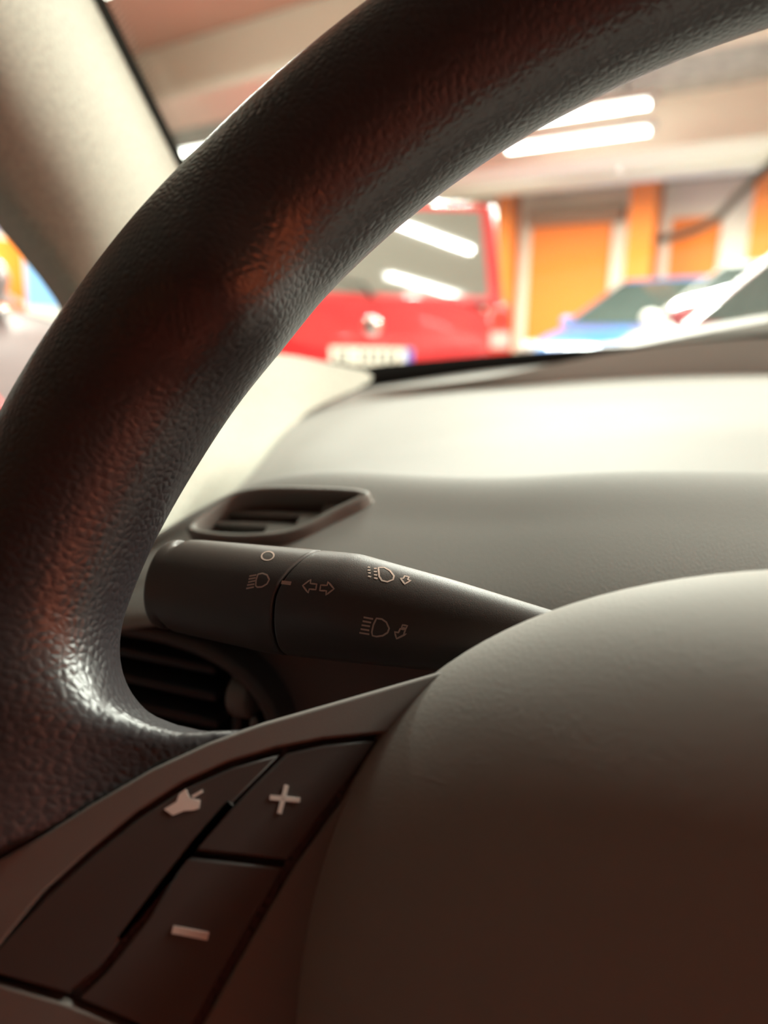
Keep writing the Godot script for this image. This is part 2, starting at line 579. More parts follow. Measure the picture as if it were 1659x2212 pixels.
func cabin() -> void:
	# windscreen
	var w := thing("window_1", Transform3D(), "", "")
	tag(w, "curved windscreen of the car with a black printed edge", "", "", "structure")
	var rows := []
	for r in 13:
		var row := PackedVector3Array()
		for c in 41:
			row.append(wind(c / 40.0, -0.13 + 1.13 * r / 12.0))
		rows.append(row)
	var mb := MB.new()
	mb.grid(rows, -1.0)
	put(mb, "pane", M["glass"], w)
	# black print: up the left side, and along the foot
	mb = MB.new()
	rows = []
	for r in 25:
		var t := r / 24.0
		rows.append(PackedVector3Array([wind(-0.012, t, 0.002), wind(-0.002, t, 0.002), wind(0.0002 + 0.0055 * t, t, 0.002)]))
	mb.grid(rows, -1.0)
	put(mb, "black_border", M["frit"], w)
	mb = MB.new()
	rows = [PackedVector3Array(), PackedVector3Array(), PackedVector3Array()]
	var edge := [Vector2(-0.02, 0.03), Vector2(0.01, 0.014), Vector2(0.038, -0.02), Vector2(0.124, -0.022), Vector2(0.19, -0.026), Vector2(0.256, -0.012), Vector2(0.5, -0.01), Vector2(1.0, 0.0)]
	for c in 141:
		var s := -0.02 + 1.02 * c / 140.0
		var h := 0.0
		for k in edge.size() - 1:
			if s >= edge[k].x:
				h = lerpf(edge[k].y, edge[k + 1].y, (s - edge[k].x) / (edge[k + 1].x - edge[k].x))
		rows[0].append(wind(s, -0.13, 0.002))
		rows[1].append(wind(s, -0.06, 0.002))
		rows[2].append(wind(s, h, 0.002))
	mb.grid(rows, -1.0)
	put(mb, "black_foot", M["frit"], w)
	mb = MB.new()                                     # the fading rows of printed dots beside the border
	for r in 150:
		var t := 0.2 + r / 150.0 * 0.8
		for k in 4:
			var c := wind(0.0002 + 0.0055 * t + 0.0008 + k * 0.0013, t + (0.5 if k % 2 else 0.0) / 187.0, 0.002)
			var d := 0.0008 - k * 0.00015
			mb.flat([c + Vector3(d, 0, 0), c + Vector3(0, d * 0.69, d * 0.72), c - Vector3(d, 0, 0), c - Vector3(0, d * 0.69, d * 0.72)], Vector3(0, -0.72, 0.69))
	tag(put(mb, "printed_dots", M["frit"], w), "", "", "", "stuff")
	# left pillar trim: windscreen edge to window edge, with a foot that runs out on to the dashboard
	var P := thing("pillar_trim", Transform3D(Basis(), Vector3(-0.38, 0.9, -0.4)), "pale grey windscreen pillar trim at the upper left", "trim")
	var o := Vector3(-0.38, 0.9, -0.4)
	var A := []
	for k in 9:
		A.append(wind(-0.0025 + 0.005 * (1.05 - k / 8.0 * 1.02), 1.05 - k / 8.0 * 1.02, 0.004))
	var Bc := [Vector3(-0.40, 1.33, -0.02), Vector3(-0.395, 1.22, -0.105), Vector3(-0.392, 1.135, -0.165), Vector3(-0.388, 1.078, -0.205), Vector3(-0.383, 1.028, -0.25), Vector3(-0.40, 0.98, -0.29), Vector3(-0.41, 0.93, -0.3), Vector3(-0.415, 0.87, -0.3)]
	rows = []
	for r in 31:
		var t := r / 30.0
		var a := along(A, t)
		var b := along(Bc, t)
		var row := PackedVector3Array()
		for c in 17:
			var s := c / 16.0
			var bul := 0.022 * sin(PI * pow(s, 1.35)) + 0.012 * sin(PI * s)
			row.append(a.lerp(b, s) + Vector3(0.75, 0.1, 0.65) * bul - o)
		# the trim wraps round to the glass of the door
		row.append(b + Vector3(-0.012, -0.002, -0.004) - o)
		row.append(b + Vector3(-0.04, -0.01, -0.03) - o)
		rows.append(row)
	mb = MB.new()
	mb.grid(rows, 1.0)
	put(mb, "pillar_cover", M["pillar trim"], P)
	# side cheek between pillar and dashboard
	var cheek := [
		[Vector3(-0.40, 0.995, -0.388), Vector3(-0.374, 0.995, -0.388), Vector3(-0.369, 0.988, -0.432), Vector3(-0.361, 0.984, -0.478), Vector3(-0.339, 0.978, -0.502), Vector3(-0.316, 0.973, -0.515)],
		[Vector3(-0.40, 0.973, -0.361), Vector3(-0.373, 0.973, -0.361), Vector3(-0.363, 0.968, -0.408), Vector3(-0.350, 0.968, -0.457), Vector3(-0.331, 0.966, -0.486), Vector3(-0.306, 0.964, -0.506)],
		[Vector3(-0.40, 0.948, -0.316), Vector3(-0.362, 0.948, -0.316), Vector3(-0.357, 0.943, -0.371), Vector3(-0.348, 0.948, -0.409), Vector3(-0.338, 0.944, -0.434), Vector3(-0.332, 0.942, -0.441)],
		[Vector3(-0.40, 0.928, -0.272), Vector3(-0.348, 0.928, -0.272), Vector3(-0.341, 0.925, -0.318), Vector3(-0.338, 0.924, -0.352), Vector3(-0.330, 0.923, -0.376), Vector3(-0.326, 0.922, -0.389)],
		[Vector3(-0.40, 0.910, -0.231), Vector3(-0.335, 0.910, -0.231), Vector3(-0.328, 0.907, -0.274), Vector3(-0.317, 0.910, -0.291), Vector3(-0.304, 0.912, -0.307), Vector3(-0.302, 0.911, -0.318)],
		[Vector3(-0.40, 0.892, -0.190), Vector3(-0.322, 0.892, -0.190), Vector3(-0.314, 0.892, -0.232), Vector3(-0.296, 0.900, -0.241), Vector3(-0.285, 0.905, -0.247), Vector3(-0.276, 0.908, -0.251)]]
	rows = []
	for r in 21:
		var row := PackedVector3Array()
		for c in 11:
			var pts := []
			for q in cheek:
				pts.append(along(q, c / 10.0))
			row.append(along(pts, r / 20.0) - o)
		rows.append(row)
	mb = MB.new()
	mb.grid(rows, 1.0)
	put(mb, "pillar_foot", M["pillar trim"], P)

	# roof lining, doors, floor and back of the cabin (they close it, so that light comes in by the windows)
	mb = MB.new()
	rows = []
	for r in 11:
		var row := PackedVector3Array()
		for c in 21:
			var s := c / 20.0
			var k := 1.0 - pow(2 * s - 1, 2)
			row.append(wind_top(s).lerp(Vector3(-0.377 + 1.494 * s, 1.33 + 0.07 * k, 1.6), r / 10.0) + Vector3(0, 0.04 * sin(PI * r / 10.0), 0))
		rows.append(row)
	mb.grid(rows, 1.0)
	for k in rows.size():
		pass
	tag(put(mb, "roof_lining", M["headliner"]), "pale fabric roof lining of the car, above the view", "roof lining")
	var d := thing("door_panel", Transform3D(Basis(), Vector3(-0.44, 0.3, 0.3)), "dark driver's door below the side window", "door")
	mb = MB.new()
	mb.box(Vector3(0.06, 0.55, 1.1), Transform3D(Basis(), Vector3(0, 0.27, 0.05)), 0.01)
	put(mb, "door_card", M["door trim"], d)
	mb = MB.new()
	mb.box(Vector3(0.05, 0.05, 0.4), Transform3D(Basis(), Vector3(0.05, 0.33, 0.1)), 0.015)
	put(mb, "armrest", M["door trim"], d)
	mb = MB.new()
	mb.box(Vector3(0.05, 0.55, 0.12), Transform3D(Basis(), Vector3(0.0, 0.8, 0.5)), 0.01)
	put(mb, "window_post", M["door trim"], d)
	mb = MB.new()
	mb.grid([PackedVector3Array([Vector3(0.005, 0.53, -0.52), Vector3(0.005, 0.53, 0.45)]), PackedVector3Array([Vector3(0.04, 1.06, -0.30), Vector3(0.04, 1.06, 0.45)])], 1.0)
	put(mb, "side_window", M["glass"], d)
	var rd := thing("passenger_door", Transform3D(Basis(), Vector3(1.18, 0.3, 0.3)), "dark passenger door on the far side of the cabin", "door")
	mb = MB.new()
	mb.box(Vector3(0.06, 0.55, 1.1), Transform3D(Basis(), Vector3(0, 0.27, 0.05)), 0.01)
	put(mb, "door_card", M["door trim"], rd)
	mb = MB.new()
	mb.box(Vector3(0.05, 0.05, 0.4), Transform3D(Basis(), Vector3(-0.05, 0.33, 0.1)), 0.015)
	put(mb, "armrest", M["door trim"], rd)
	mb = MB.new()
	mb.box(Vector3(2.0, 0.04, 2.4), Transform3D(Basis(), Vector3(0.37, 0.28, 0.6)), 0.01)
	tag(put(mb, "cabin_floor", M["seat cloth"]), "dark carpet on the floor of the car", "car floor")
	mb = MB.new()
	mb.box(Vector3(1.5, 0.7, 0.15), Transform3D(Basis(Vector3.RIGHT, -0.2), Vector3(0.37, 0.68, 1.3)), 0.03)
	tag(put(mb, "rear_seat", M["seat cloth"]), "dark cloth rear seat behind the driver", "seat")
	var st := thing("driver_seat", Transform3D(Basis(), Vector3(0, 0.3, 0.62)), "dark red cloth driver's seat behind the steering wheel", "seat")
	mb = MB.new()
	mb.box(Vector3(0.5, 0.16, 0.5), Transform3D(Basis(), Vector3(0, 0.16, -0.1)), 0.05)
	put(mb, "cushion", M["dark red seat cloth"], st)
	mb = MB.new()
	mb.box(Vector3(0.48, 0.62, 0.13), Transform3D(Basis(Vector3.RIGHT, -0.3), Vector3(0, 0.52, 0.2)), 0.05)
	put(mb, "backrest", M["dark red seat cloth"], st)
	mb = MB.new()
	mb.box(Vector3(0.26, 0.17, 0.1), Transform3D(Basis(Vector3.RIGHT, -0.2), Vector3(0, 0.93, 0.33)), 0.04)
	put(mb, "headrest", M["dark red seat cloth"], st)
	var ps := thing("passenger_seat", Transform3D(Basis(), Vector3(0.74, 0.3, 0.47)), "dark red cloth passenger seat, out of view to the right", "seat")
	mb = MB.new()
	mb.box(Vector3(0.52, 0.18, 0.55), Transform3D(Basis(Vector3.RIGHT, 0.1), Vector3(0, 0.2, -0.14)), 0.05)
	put(mb, "cushion", M["dark red seat cloth"], ps)
	mb = MB.new()
	mb.box(Vector3(0.5, 0.66, 0.13), Transform3D(Basis(Vector3.RIGHT, -0.3), Vector3(0, 0.54, 0.2)), 0.05)
	put(mb, "backrest", M["dark red seat cloth"], ps)
	mb = MB.new()
	mb.box(Vector3(0.26, 0.17, 0.1), Transform3D(Basis(Vector3.RIGHT, -0.2), Vector3(0, 0.95, 0.33)), 0.04)
	put(mb, "headrest", M["dark red seat cloth"], ps)
	for sd in [[-0.45, "dark side panel behind the driver's door"], [1.19, "dark side panel behind the passenger door"]]:
		mb = MB.new()
		mb.box(Vector3(0.05, 1.0, 0.72), Transform3D(Basis(), Vector3(sd[0], 0.82, 1.27)), 0.01)
		tag(put(mb, "side_panel", M["door trim"]), sd[1], "panel", "cabin side panels")
	mb = MB.new()
	mb.box(Vector3(1.56, 1.0, 0.05), Transform3D(Basis(), Vector3(0.37, 0.82, 1.66)), 0.01)
	tag(put(mb, "tailgate_panel", M["door trim"]), "dark tailgate lining at the back of the cabin", "panel")
	# bonnet beyond the glass
	rows = []
	for r in 13:
		var t := r / 12.0
		var row := PackedVector3Array()
		for c in 31:
			var s := c / 30.0
			var k := 1.0 - pow(2 * s - 1, 2)
			var z := -0.62 - 0.25 * k - 0.75 * t
			row.append(Vector3(-0.40 + 1.54 * s, 0.902 + 0.158 * k + 0.025 * sin(PI * minf(t, 0.8)) - 0.16 * t * t, z))
		rows.append(row)
	mb = MB.new()
	mb.grid(rows, -1.0)
	tag(put(mb, "bonnet", M["silver paint"]), "pale grey bonnet just showing above the windscreen foot", "bonnet")
	rows = [PackedVector3Array(), PackedVector3Array()]
	for c in 31:
		var s := c / 30.0
		rows[0].append(wind(s, -0.1, -0.004))
		rows[1].append(Vector3(-0.40 + 1.54 * s, 0.885 + 0.158 * (1.0 - pow(2 * s - 1, 2)), -0.65 - 0.25 * (1.0 - pow(2 * s - 1, 2))))
	mb = MB.new()
	mb.grid(rows, -1.0)
	tag(put(mb, "scuttle_panel", M["bumper black"]), "black scuttle panel between bonnet and windscreen", "panel")
	# door mirror outside the driver's window
	var mr := thing("door_mirror", Transform3D(Basis(Vector3.UP, 0.5), Vector3(-0.685, 0.915, -0.33)), "red door mirror outside the driver's window", "mirror")
	mb = MB.new()
	mb.ball(Vector3.ZERO, Vector3(0.12, 0.075, 0.05), 12, 20)
	put(mb, "housing", M["mirror housing"], mr)
	mb = MB.new()
	mb.ball(Vector3(0.0, 0.0, 0.035), Vector3(0.1, 0.06, 0.02), 10, 20)
	put(mb, "mirror_glass", M["chrome"], mr)
	mb = MB.new()
	mb.tube([Vector3(0.08, -0.05, 0), Vector3(0.17, -0.075, 0.0)], [0.03, 0.022], 12)
	put(mb, "arm", M["mirror housing"], mr)


# ------------------------------------------------------------------ dashboard
var UPPER_VENT := v2([-0.03, -0.0072, -0.0233, 0.0093, -0.0131, 0.0156, 0.005, 0.0171, 0.0354, 0.0149, 0.0254, 0.0026, 0.0148, -0.0071, 0.0017, -0.0105, -0.0151, -0.0111])


func across(lines: Array, per: int, o: Vector3) -> Array:   # a surface through lines that run left to right
	var rows := []
	for r in (lines.size() - 1) * per + 1:
		var row := PackedVector3Array()
		for c in 121:
			var pts := []
			for l in lines:
				pts.append(along(l, c / 120.0))
			row.append(along(pts, r / float((lines.size() - 1) * per)) - o)
		rows.append(row)
	return rows


func dashboard() -> void:
	var o := Vector3(0.3, 0.5, -0.3)
	var D := thing("dashboard", Transform3D(Basis(), o), "grey grained plastic dashboard below the windscreen", "dashboard")
	# lines across the car, left to right
	var back := [wind(-0.01, -0.07), wind(0.034, -0.075), wind(0.12, -0.06), wind(0.258, -0.07), wind(0.5, -0.05), wind(1.0, -0.05)]
	var lip := [Vector3(-0.342, 0.943, -0.449), Vector3(-0.315, 0.955, -0.489), Vector3(-0.22, 0.969, -0.526), Vector3(-0.01, 1.007, -0.596), Vector3(0.4, 1.012, -0.63), Vector3(1.1, 0.97, -0.44)]
	var foot := [Vector3(-0.344, 0.94, -0.452), Vector3(-0.29, 0.951, -0.5), Vector3(-0.2, 0.963, -0.54), Vector3(0.004, 0.979, -0.602), Vector3(0.4, 0.985, -0.635), Vector3(1.1, 0.95, -0.45)]
	var mid := [Vector3(-0.31, 0.918, -0.33), Vector3(-0.23, 0.935, -0.35), Vector3(-0.12, 0.95, -0.37), Vector3(0.0, 0.962, -0.38), Vector3(0.4, 0.97, -0.4), Vector3(1.1, 0.95, -0.35)]
	var dip := [Vector3(-0.28, 0.9, -0.205), Vector3(-0.205, 0.936, -0.19), Vector3(-0.12, 0.944, -0.19), Vector3(0.0, 0.953, -0.195), Vector3(0.4, 0.955, -0.21), Vector3(1.1, 0.94, -0.3)]
	var crest := [Vector3(-0.262, 0.912, -0.135), Vector3(-0.2037, 0.9468, -0.16), Vector3(-0.12, 0.9538, -0.163), Vector3(0.0, 0.9635, -0.17), Vector3(0.4, 0.97, -0.18), Vector3(1.1, 0.96, -0.28)]
	var face := [Vector3(-0.27, 0.902, -0.125), Vector3(-0.204, 0.934, -0.135), Vector3(-0.12, 0.941, -0.137), Vector3(0.0, 0.951, -0.143), Vector3(0.4, 0.957, -0.155), Vector3(1.1, 0.95, -0.25)]
	var hem := [Vector3(-0.275, 0.894, -0.108), Vector3(-0.207, 0.919, -0.111), Vector3(-0.12, 0.924, -0.112), Vector3(0.0, 0.93, -0.117), Vector3(0.4, 0.935, -0.135), Vector3(1.1, 0.92, -0.23)]
	var under := [Vector3(-0.285, 0.88, -0.1), Vector3(-0.21, 0.906, -0.098), Vector3(-0.12, 0.908, -0.098), Vector3(0.0, 0.9, -0.1), Vector3(0.4, 0.9, -0.13), Vector3(1.1, 0.88, -0.22)]
	var tuck := [Vector3(-0.285, 0.875, -0.113), Vector3(-0.21, 0.904, -0.114), Vector3(-0.12, 0.904, -0.116), Vector3(0.0, 0.895, -0.12), Vector3(0.4, 0.89, -0.15), Vector3(1.1, 0.87, -0.23)]
	var mb := MB.new()
	mb.grid(across([back, lip], 6, o), -1.0)
	put(mb, "ledge", M["dash skin"], D)
	mb = MB.new()
	mb.grid(across([lip, foot], 6, o), -1.0)
	put(mb, "riser", M["dash skin"], D)
	mb = MB.new()
	mb.grid(across([foot, mid, dip], 10, o), -1.0)
	put(mb, "top_shelf", M["dash skin"], D)
	# the face towards the driver, with an opening for the upper vent
	var rows: Array = across([dip, crest, face, hem, under, tuck], 14, o)
	var hole := {}
	var vx := Transform3D(Basis(Vector3(0.9971, 0.0759, 0), Vector3(-0.0399, 0.5243, -0.8506), Vector3(-0.0646, 0.8481, 0.5258)).orthonormalized(), Vector3(-0.1904, 0.9365, -0.1316) - o).affine_inverse()
	var vp := inset(smooth2(UPPER_VENT, 4, true), 0.0012)
	for r in rows.size() - 1:
		for c in 60:
			var q: Vector3 = vx * ((rows[r][c] + rows[r + 1][c + 1]) / 2)
			if Geometry2D.is_point_in_polygon(Vector2(q.x, q.y), vp):
				hole[r * 1000 + c] = true
	mb = MB.new()
	mb.grid(rows, -1.0, false, hole)
	put(mb, "front_face", M["dash skin"], D)
	# lower panel
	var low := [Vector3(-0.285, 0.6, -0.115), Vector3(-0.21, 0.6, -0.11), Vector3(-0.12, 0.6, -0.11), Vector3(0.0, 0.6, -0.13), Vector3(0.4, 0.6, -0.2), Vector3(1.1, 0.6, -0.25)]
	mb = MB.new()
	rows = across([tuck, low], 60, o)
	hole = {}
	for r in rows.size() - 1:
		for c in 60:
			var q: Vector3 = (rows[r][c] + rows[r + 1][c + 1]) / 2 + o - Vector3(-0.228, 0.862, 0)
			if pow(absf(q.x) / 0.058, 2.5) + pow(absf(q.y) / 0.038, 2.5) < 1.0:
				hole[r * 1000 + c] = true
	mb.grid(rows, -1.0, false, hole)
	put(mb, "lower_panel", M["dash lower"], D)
	vents(D, o)


func inset(poly: PackedVector2Array, by: float) -> PackedVector2Array:
	var p := poly.duplicate()
	if Geometry2D.is_polygon_clockwise(p):
		p.reverse()
	var m := p.size()
	var r := PackedVector2Array()
	for k in m:
		var e0 := (p[k] - p[(k - 1 + m) % m]).normalized()
		var e1 := (p[(k + 1) % m] - p[k]).normalized()
		var a := Vector2(e0.y, -e0.x)
		var h := (a + Vector2(e1.y, -e1.x)).normalized()
		r.append(p[k] - h * by / maxf(0.45, h.dot(a)))
	return r


# a rounded frame between an outline and the same outline drawn in by `by`
func frame(poly: PackedVector2Array, xf: Transform3D, by: float, z0: float, z1: float) -> MB:
	var steps := [[0.0, z0], [0.0, z1 - by * 0.4], [by * 0.12, z1 - by * 0.12], [by * 0.4, z1], [by * 0.7, z1 - by * 0.08], [by * 0.95, z1 - by * 0.4], [by, z0]]
	var rows := []
	for s in steps:
		var row := PackedVector3Array()
		for q in inset(poly, s[0]):
			row.append(xf * Vector3(q.x, q.y, s[1]))
		rows.append(row)
	var mb := MB.new()
	mb.grid(rows, 1.0, true)
	# outward normals: compare with the outer wall
	var c := Vector2.ZERO
	for q in poly:
		c += q / poly.size()
	if mb.n[poly.size()].dot(mb.v[poly.size()] - xf * Vector3(c.x, c.y, z0)) < 0.0:
		mb = MB.new()
		mb.grid(rows, -1.0, true)
	return mb


func vents(D: Node3D, o: Vector3) -> void:
	# upper vent, let into the sloping face
	var V := Node3D.new()
	V.name = "upper_vent"
	D.add_child(V)
	V.set_meta("label", "dark triangular air vent with stepped slots")
	var xf := Transform3D(Basis(Vector3(0.9971, 0.0759, 0), Vector3(-0.0399, 0.5243, -0.8506), Vector3(-0.0646, 0.8481, 0.5258)).orthonormalized(), Vector3(-0.1904, 0.9365, -0.1316) - o)
	var p := smooth2(UPPER_VENT, 4, true)
	put(frame(p, xf, 0.0035, -0.016, 0.0025), "bezel", M["vent trim"], V)
	var mb := MB.new()
	mb.slab(inset(p, 0.001), xf, -0.022, -0.016)
	put(mb, "duct", M["black gap"], V)
	for a in [[-0.0228, 0.0187, 0.008], [-0.0238, 0.0119, 0.002], [-0.0268, 0.0007, -0.0042]]:
		mb = MB.new()
		mb.box(Vector3(a[1] - a[0], 0.0027, 0.009), xf * Transform3D(Basis(), Vector3((a[0] + a[1]) / 2, a[2], -0.008)), 0.0006)
		put(mb, "slat", M["vent trim"], V)
	mb = MB.new()
	mb.slab(v2([0.0177, 0.0134, 0.0327, 0.0134, 0.0237, 0.0032, 0.0135, -0.0056, 0.0015, -0.0086, -0.0153, -0.0091, -0.0273, -0.0068, -0.0273, -0.0054, -0.0008, -0.0054, -0.0008, 0.0009, 0.0102, 0.0009, 0.0102, 0.0069, 0.0177, 0.0069]), xf, -0.013, -0.0022, 0.0006)
	put(mb, "stepped_panel", M["vent trim"], V)

	# round-cornered lower vent facing the driver
	V = Node3D.new()
	V.name = "lower_vent"
	D.add_child(V)
	V.set_meta("label", "wide oval air vent with dark slats")
	xf = Transform3D(Basis(), Vector3(-0.228, 0.862, -0.105) - o)
	p = PackedVector2Array()
	for k in 48:
		var w := TAU * k / 48
		p.append(Vector2(0.06 * signf(cos(w)) * pow(absf(cos(w)), 0.8), 0.04 * signf(sin(w)) * pow(absf(sin(w)), 0.8)))
	put(frame(p, xf, 0.0065, -0.03, 0.003), "bezel", M["vent rim"], V)
	mb = MB.new()
	mb.slab(inset(p, 0.001), xf, -0.05, -0.035)
	put(mb, "duct", M["black gap"], V)
	for k in 7:
		var y := 0.0275 - k * 0.0103
		var half := 0.052 * pow(1.0 - pow(absf(y) / 0.036, 2.5), 0.4)
		mb = MB.new()
		var x1 := minf(half - 0.001, 0.03)
		mb.box(Vector3(x1 + half, 0.0038, 0.02), xf * Transform3D(Basis(Vector3.RIGHT, 0.25), Vector3((x1 - half) / 2, y, -0.012)), 0.0015)
		put(mb, "slat", M["vent black"], V)
	mb = MB.new()
	mb.box(Vector3(0.0035, 0.06, 0.012), xf * Transform3D(Basis(), Vector3(0.036, 0, -0.012)), 0.001)
	put(mb, "side_bar", M["vent black"], V)
	mb = MB.new()
	mb.lathe([Vector2(0, -0.004), Vector2(0.0065, -0.004), Vector2(0.0075, -0.003), Vector2(0.0075, 0.003), Vector2(0.0065, 0.004), Vector2(0, 0.004)], xf * Transform3D(Basis(Vector3.BACK, PI / 2), Vector3(0.0415, 0.018, -0.004)), 20)
	put(mb, "thumb_wheel", M["vent trim"], V)
	mb = MB.new()
	mb.ball(xf * Vector3(0.0475, 0.0105, 0.0005), Vector3(0.0015, 0.003, 0.0015), 8, 12)
	put(mb, "stop_pin", M["vent trim"], V)


# ------------------------------------------------------------------ steering wheel (local frame: x to 3 o'clock, y to 12 o'clock, z to the driver)
const RIM := 0.177
const THICK := [[-360.0, 0.0195], [90.0, 0.0193], [132.0, 0.019], [142.0, 0.0192], [150.0, 0.0196], [158.0, 0.0196], [168.0, 0.0191], [178.0, 0.0196], [400.0, 0.0195]]
var spoke_poly := PackedVector2Array()
var trim_poly := PackedVector2Array()


func thick(deg: float) -> float:
	if deg < 90.0 and deg > -90.0:
		deg = 180.0 - deg
	for k in THICK.size() - 1:
		if deg <= THICK[k + 1][0]:
			return lerpf(THICK[k][1], THICK[k + 1][1], smoothstep(THICK[k][0], THICK[k + 1][0], deg))
	return 0.0195


func spoke_z(u: float) -> float:                       # the plane of the spoke's face
	return -0.014 - 0.38 * (u + 0.10)


func poly_sd(poly: PackedVector2Array, q: Vector2) -> float:
	var d := 1e9
	var sgn := 1.0
	var m := poly.size()
	var j := m - 1
	for i in m:
		var e := poly[j] - poly[i]
		var w := q - poly[i]
		var b := w - e * clampf(w.dot(e) / e.dot(e), 0.0, 1.0)
		d = minf(d, b.length_squared())
		var c0 := q.y >= poly[i].y
		var c1 := q.y < poly[j].y
		var c2 := e.x * w.y > e.y * w.x
		if (c0 and c1 and c2) or (not c0 and not c1 and not c2):
			sgn = -sgn
		j = i
	return sgn * sqrt(d)


func wheel_sd(p: Vector3) -> float:                    # rim and left spoke, joined by a fillet
	var deg := rad_to_deg(atan2(p.y, p.x))
	if deg < 0:
		deg += 360.0
	var a := Vector2(Vector2(p.x, p.y).length() - RIM, p.z).length() - thick(deg)
	# spoke: a rounded plate
	var q := Vector2(p.x, p.y)
	var d2 := poly_sd(spoke_poly, q)
	var dz := absf(p.z - spoke_z(p.x) + 0.0115) * 0.935 - 0.0055
	var s := minf(maxf(d2, dz), 0.0) + Vector2(maxf(d2, 0), maxf(dz, 0)).length() - 0.003
	var k := 0.02
	var h := maxf(k - absf(a - s), 0.0) / k
	var whole := minf(a, s) - h * h * k * 0.25
	return maxf(whole, -maxf(poly_sd(trim_poly, q), (spoke_z(p.x) - 0.003 - p.z) * 0.935))


func wheel_normal(p: Vector3) -> Vector3:
	var e := 0.0004
	return Vector3(wheel_sd(p + Vector3(e, 0, 0)) - wheel_sd(p - Vector3(e, 0, 0)), wheel_sd(p + Vector3(0, e, 0)) - wheel_sd(p - Vector3(0, e, 0)), wheel_sd(p + Vector3(0, 0, e)) - wheel_sd(p - Vector3(0, 0, e))).normalized()


func rim_mesh() -> MB:
	spoke_poly = v2([-0.172, 0.002, -0.15, -0.001, -0.136, -0.001, -0.1255, 0.0015, -0.1154, 0.0068, -0.1037, 0.013, -0.0917, 0.0192, -0.065, 0.033, -0.065, -0.058, -0.12, -0.062, -0.172, -0.062])
	trim_poly = v2([-0.060, 0.037, -0.0916, 0.0224, -0.1108, 0.0122, -0.1210, 0.0068, -0.1287, 0.0020, -0.1368, -0.0041, -0.1451, -0.0117, -0.1513, -0.0179, -0.1575, -0.0233, -0.1697, -0.0336, -0.182, -0.046, -0.182, -0.0665, -0.06, -0.0665])
	var lo := Vector3(-0.205, -0.108, -0.042)
	var cell := 0.0015
	var nx := 94
	var ny := 115
	var nz := 46
	var f := PackedFloat32Array()
	f.resize(nx * ny * nz)
	var step := 4
	for bx in range(0, nx, step):
		for by in range(0, ny, step):
			for bz in range(0, nz, step):
				var mid := wheel_sd(lo + Vector3(bx + 1.5, by + 1.5, bz + 1.5) * cell)
				var far := absf(mid) > cell * 4.6
				for x in range(bx, mini(bx + step, nx)):
					for y in range(by, mini(by + step, ny)):
						for z in range(bz, mini(bz + step, nz)):
							f[(x * ny + y) * nz + z] = mid if far else wheel_sd(lo + Vector3(x, y, z) * cell)
	var mb := MB.new()
	var ids := PackedInt32Array()
	ids.resize(nx * ny * nz)
	ids.fill(-1)
	for x in nx - 1:
		for y in ny - 1:
			for z in nz - 1:
				var at := (x * ny + y) * nz + z
				var neg := 0
				var vals := []
				for k in 8:
					var d := f[at + ((k & 1) * ny + ((k >> 1) & 1)) * nz + (k >> 2)]
					vals.append(d)
					if d < 0.0:
						neg += 1
				if neg == 0 or neg == 8:
					continue
				var sum := Vector3.ZERO
				var cnt := 0
				for ed in [[0, 1], [2, 3], [4, 5], [6, 7], [0, 2], [1, 3], [4, 6], [5, 7], [0, 4], [1, 5], [2, 6], [3, 7]]:
					var a: float = vals[ed[0]]
					var b: float = vals[ed[1]]
					if (a < 0.0) != (b < 0.0):
						var t := a / (a - b)
						var pa := Vector3(ed[0] & 1, (ed[0] >> 1) & 1, ed[0] >> 2)
						var pb := Vector3(ed[1] & 1, (ed[1] >> 1) & 1, ed[1] >> 2)
						sum += pa.lerp(pb, t)
						cnt += 1
				var p := lo + (Vector3(x, y, z) + sum / cnt) * cell
				var deg := rad_to_deg(atan2(p.y, p.x))
				if deg < 0:
					deg += 360.0
				if (deg < 163.5 or deg > 208.5) and Vector2(p.x, p.y).length() > 0.153:
					continue
				var nn := wheel_normal(p)
				p -= nn * wheel_sd(p)
				ids[at] = mb.vert(p, nn)
	for x in range(1, nx - 1):
		for y in range(1, ny - 1):
			for z in range(1, nz - 1):
				var at := (x * ny + y) * nz + z
				var s0 := f[at] < 0.0
				for ax in 3:
					var ot: int = at + [ny * nz, nz, 1][ax]
					if s0 == (f[ot] < 0.0):
						continue
					var b: int = [nz, 1, ny * nz][ax]
					var c: int = [1, ny * nz, nz][ax]
					var q := [ids[at], ids[at - b], ids[at - b - c], ids[at - c]]
					if q.has(-1):
						continue
					mb.quad(q[0], q[1], q[2], q[3])
	# the same junction on the other side
	var m := mb.v.size()
	var ni := mb.i.size()
	for k in m:
		mb.vert(mb.v[k] * Vector3(-1, 1, 1), mb.n[k] * Vector3(-1, 1, 1))
	for k in range(0, ni, 3):
		mb.tri(mb.i[k] + m, mb.i[k + 1] + m, mb.i[k + 2] + m)
	# the plain arcs
	for arc in [[15.8, 164.2, 240], [208.0, 332.0, 120]]:
		var rows := []
		for k in arc[2] + 1:
			var deg: float = lerpf(arc[0], arc[1], float(k) / arc[2])
			var th := deg_to_rad(deg)
			var er := Vector3(cos(th), sin(th), 0)
			var row := PackedVector3Array()
			for a in 56:
				var w := TAU * a / 56
				var swell := 0.0065 * exp(-pow((minf(deg, 180.0 - deg if deg < 90.0 else deg) - 149.0) / 5.0, 2.0)) * exp(-pow((w - 2.5) / 0.75, 2.0))
				row.append(er * RIM + (er * cos(w) + Vector3.BACK * sin(w)) * (thick(deg) + swell))
			rows.append(row)
		mb.grid(rows, 1.0, true)
	# the grid's normals must look outwards
	for k in range(m * 2, mb.v.size()):
		var er := Vector3(mb.v[k].x, mb.v[k].y, 0).normalized()
		if mb.n[k].dot(mb.v[k] - er * RIM) < 0.0:
			mb.n[k] = -mb.n[k]
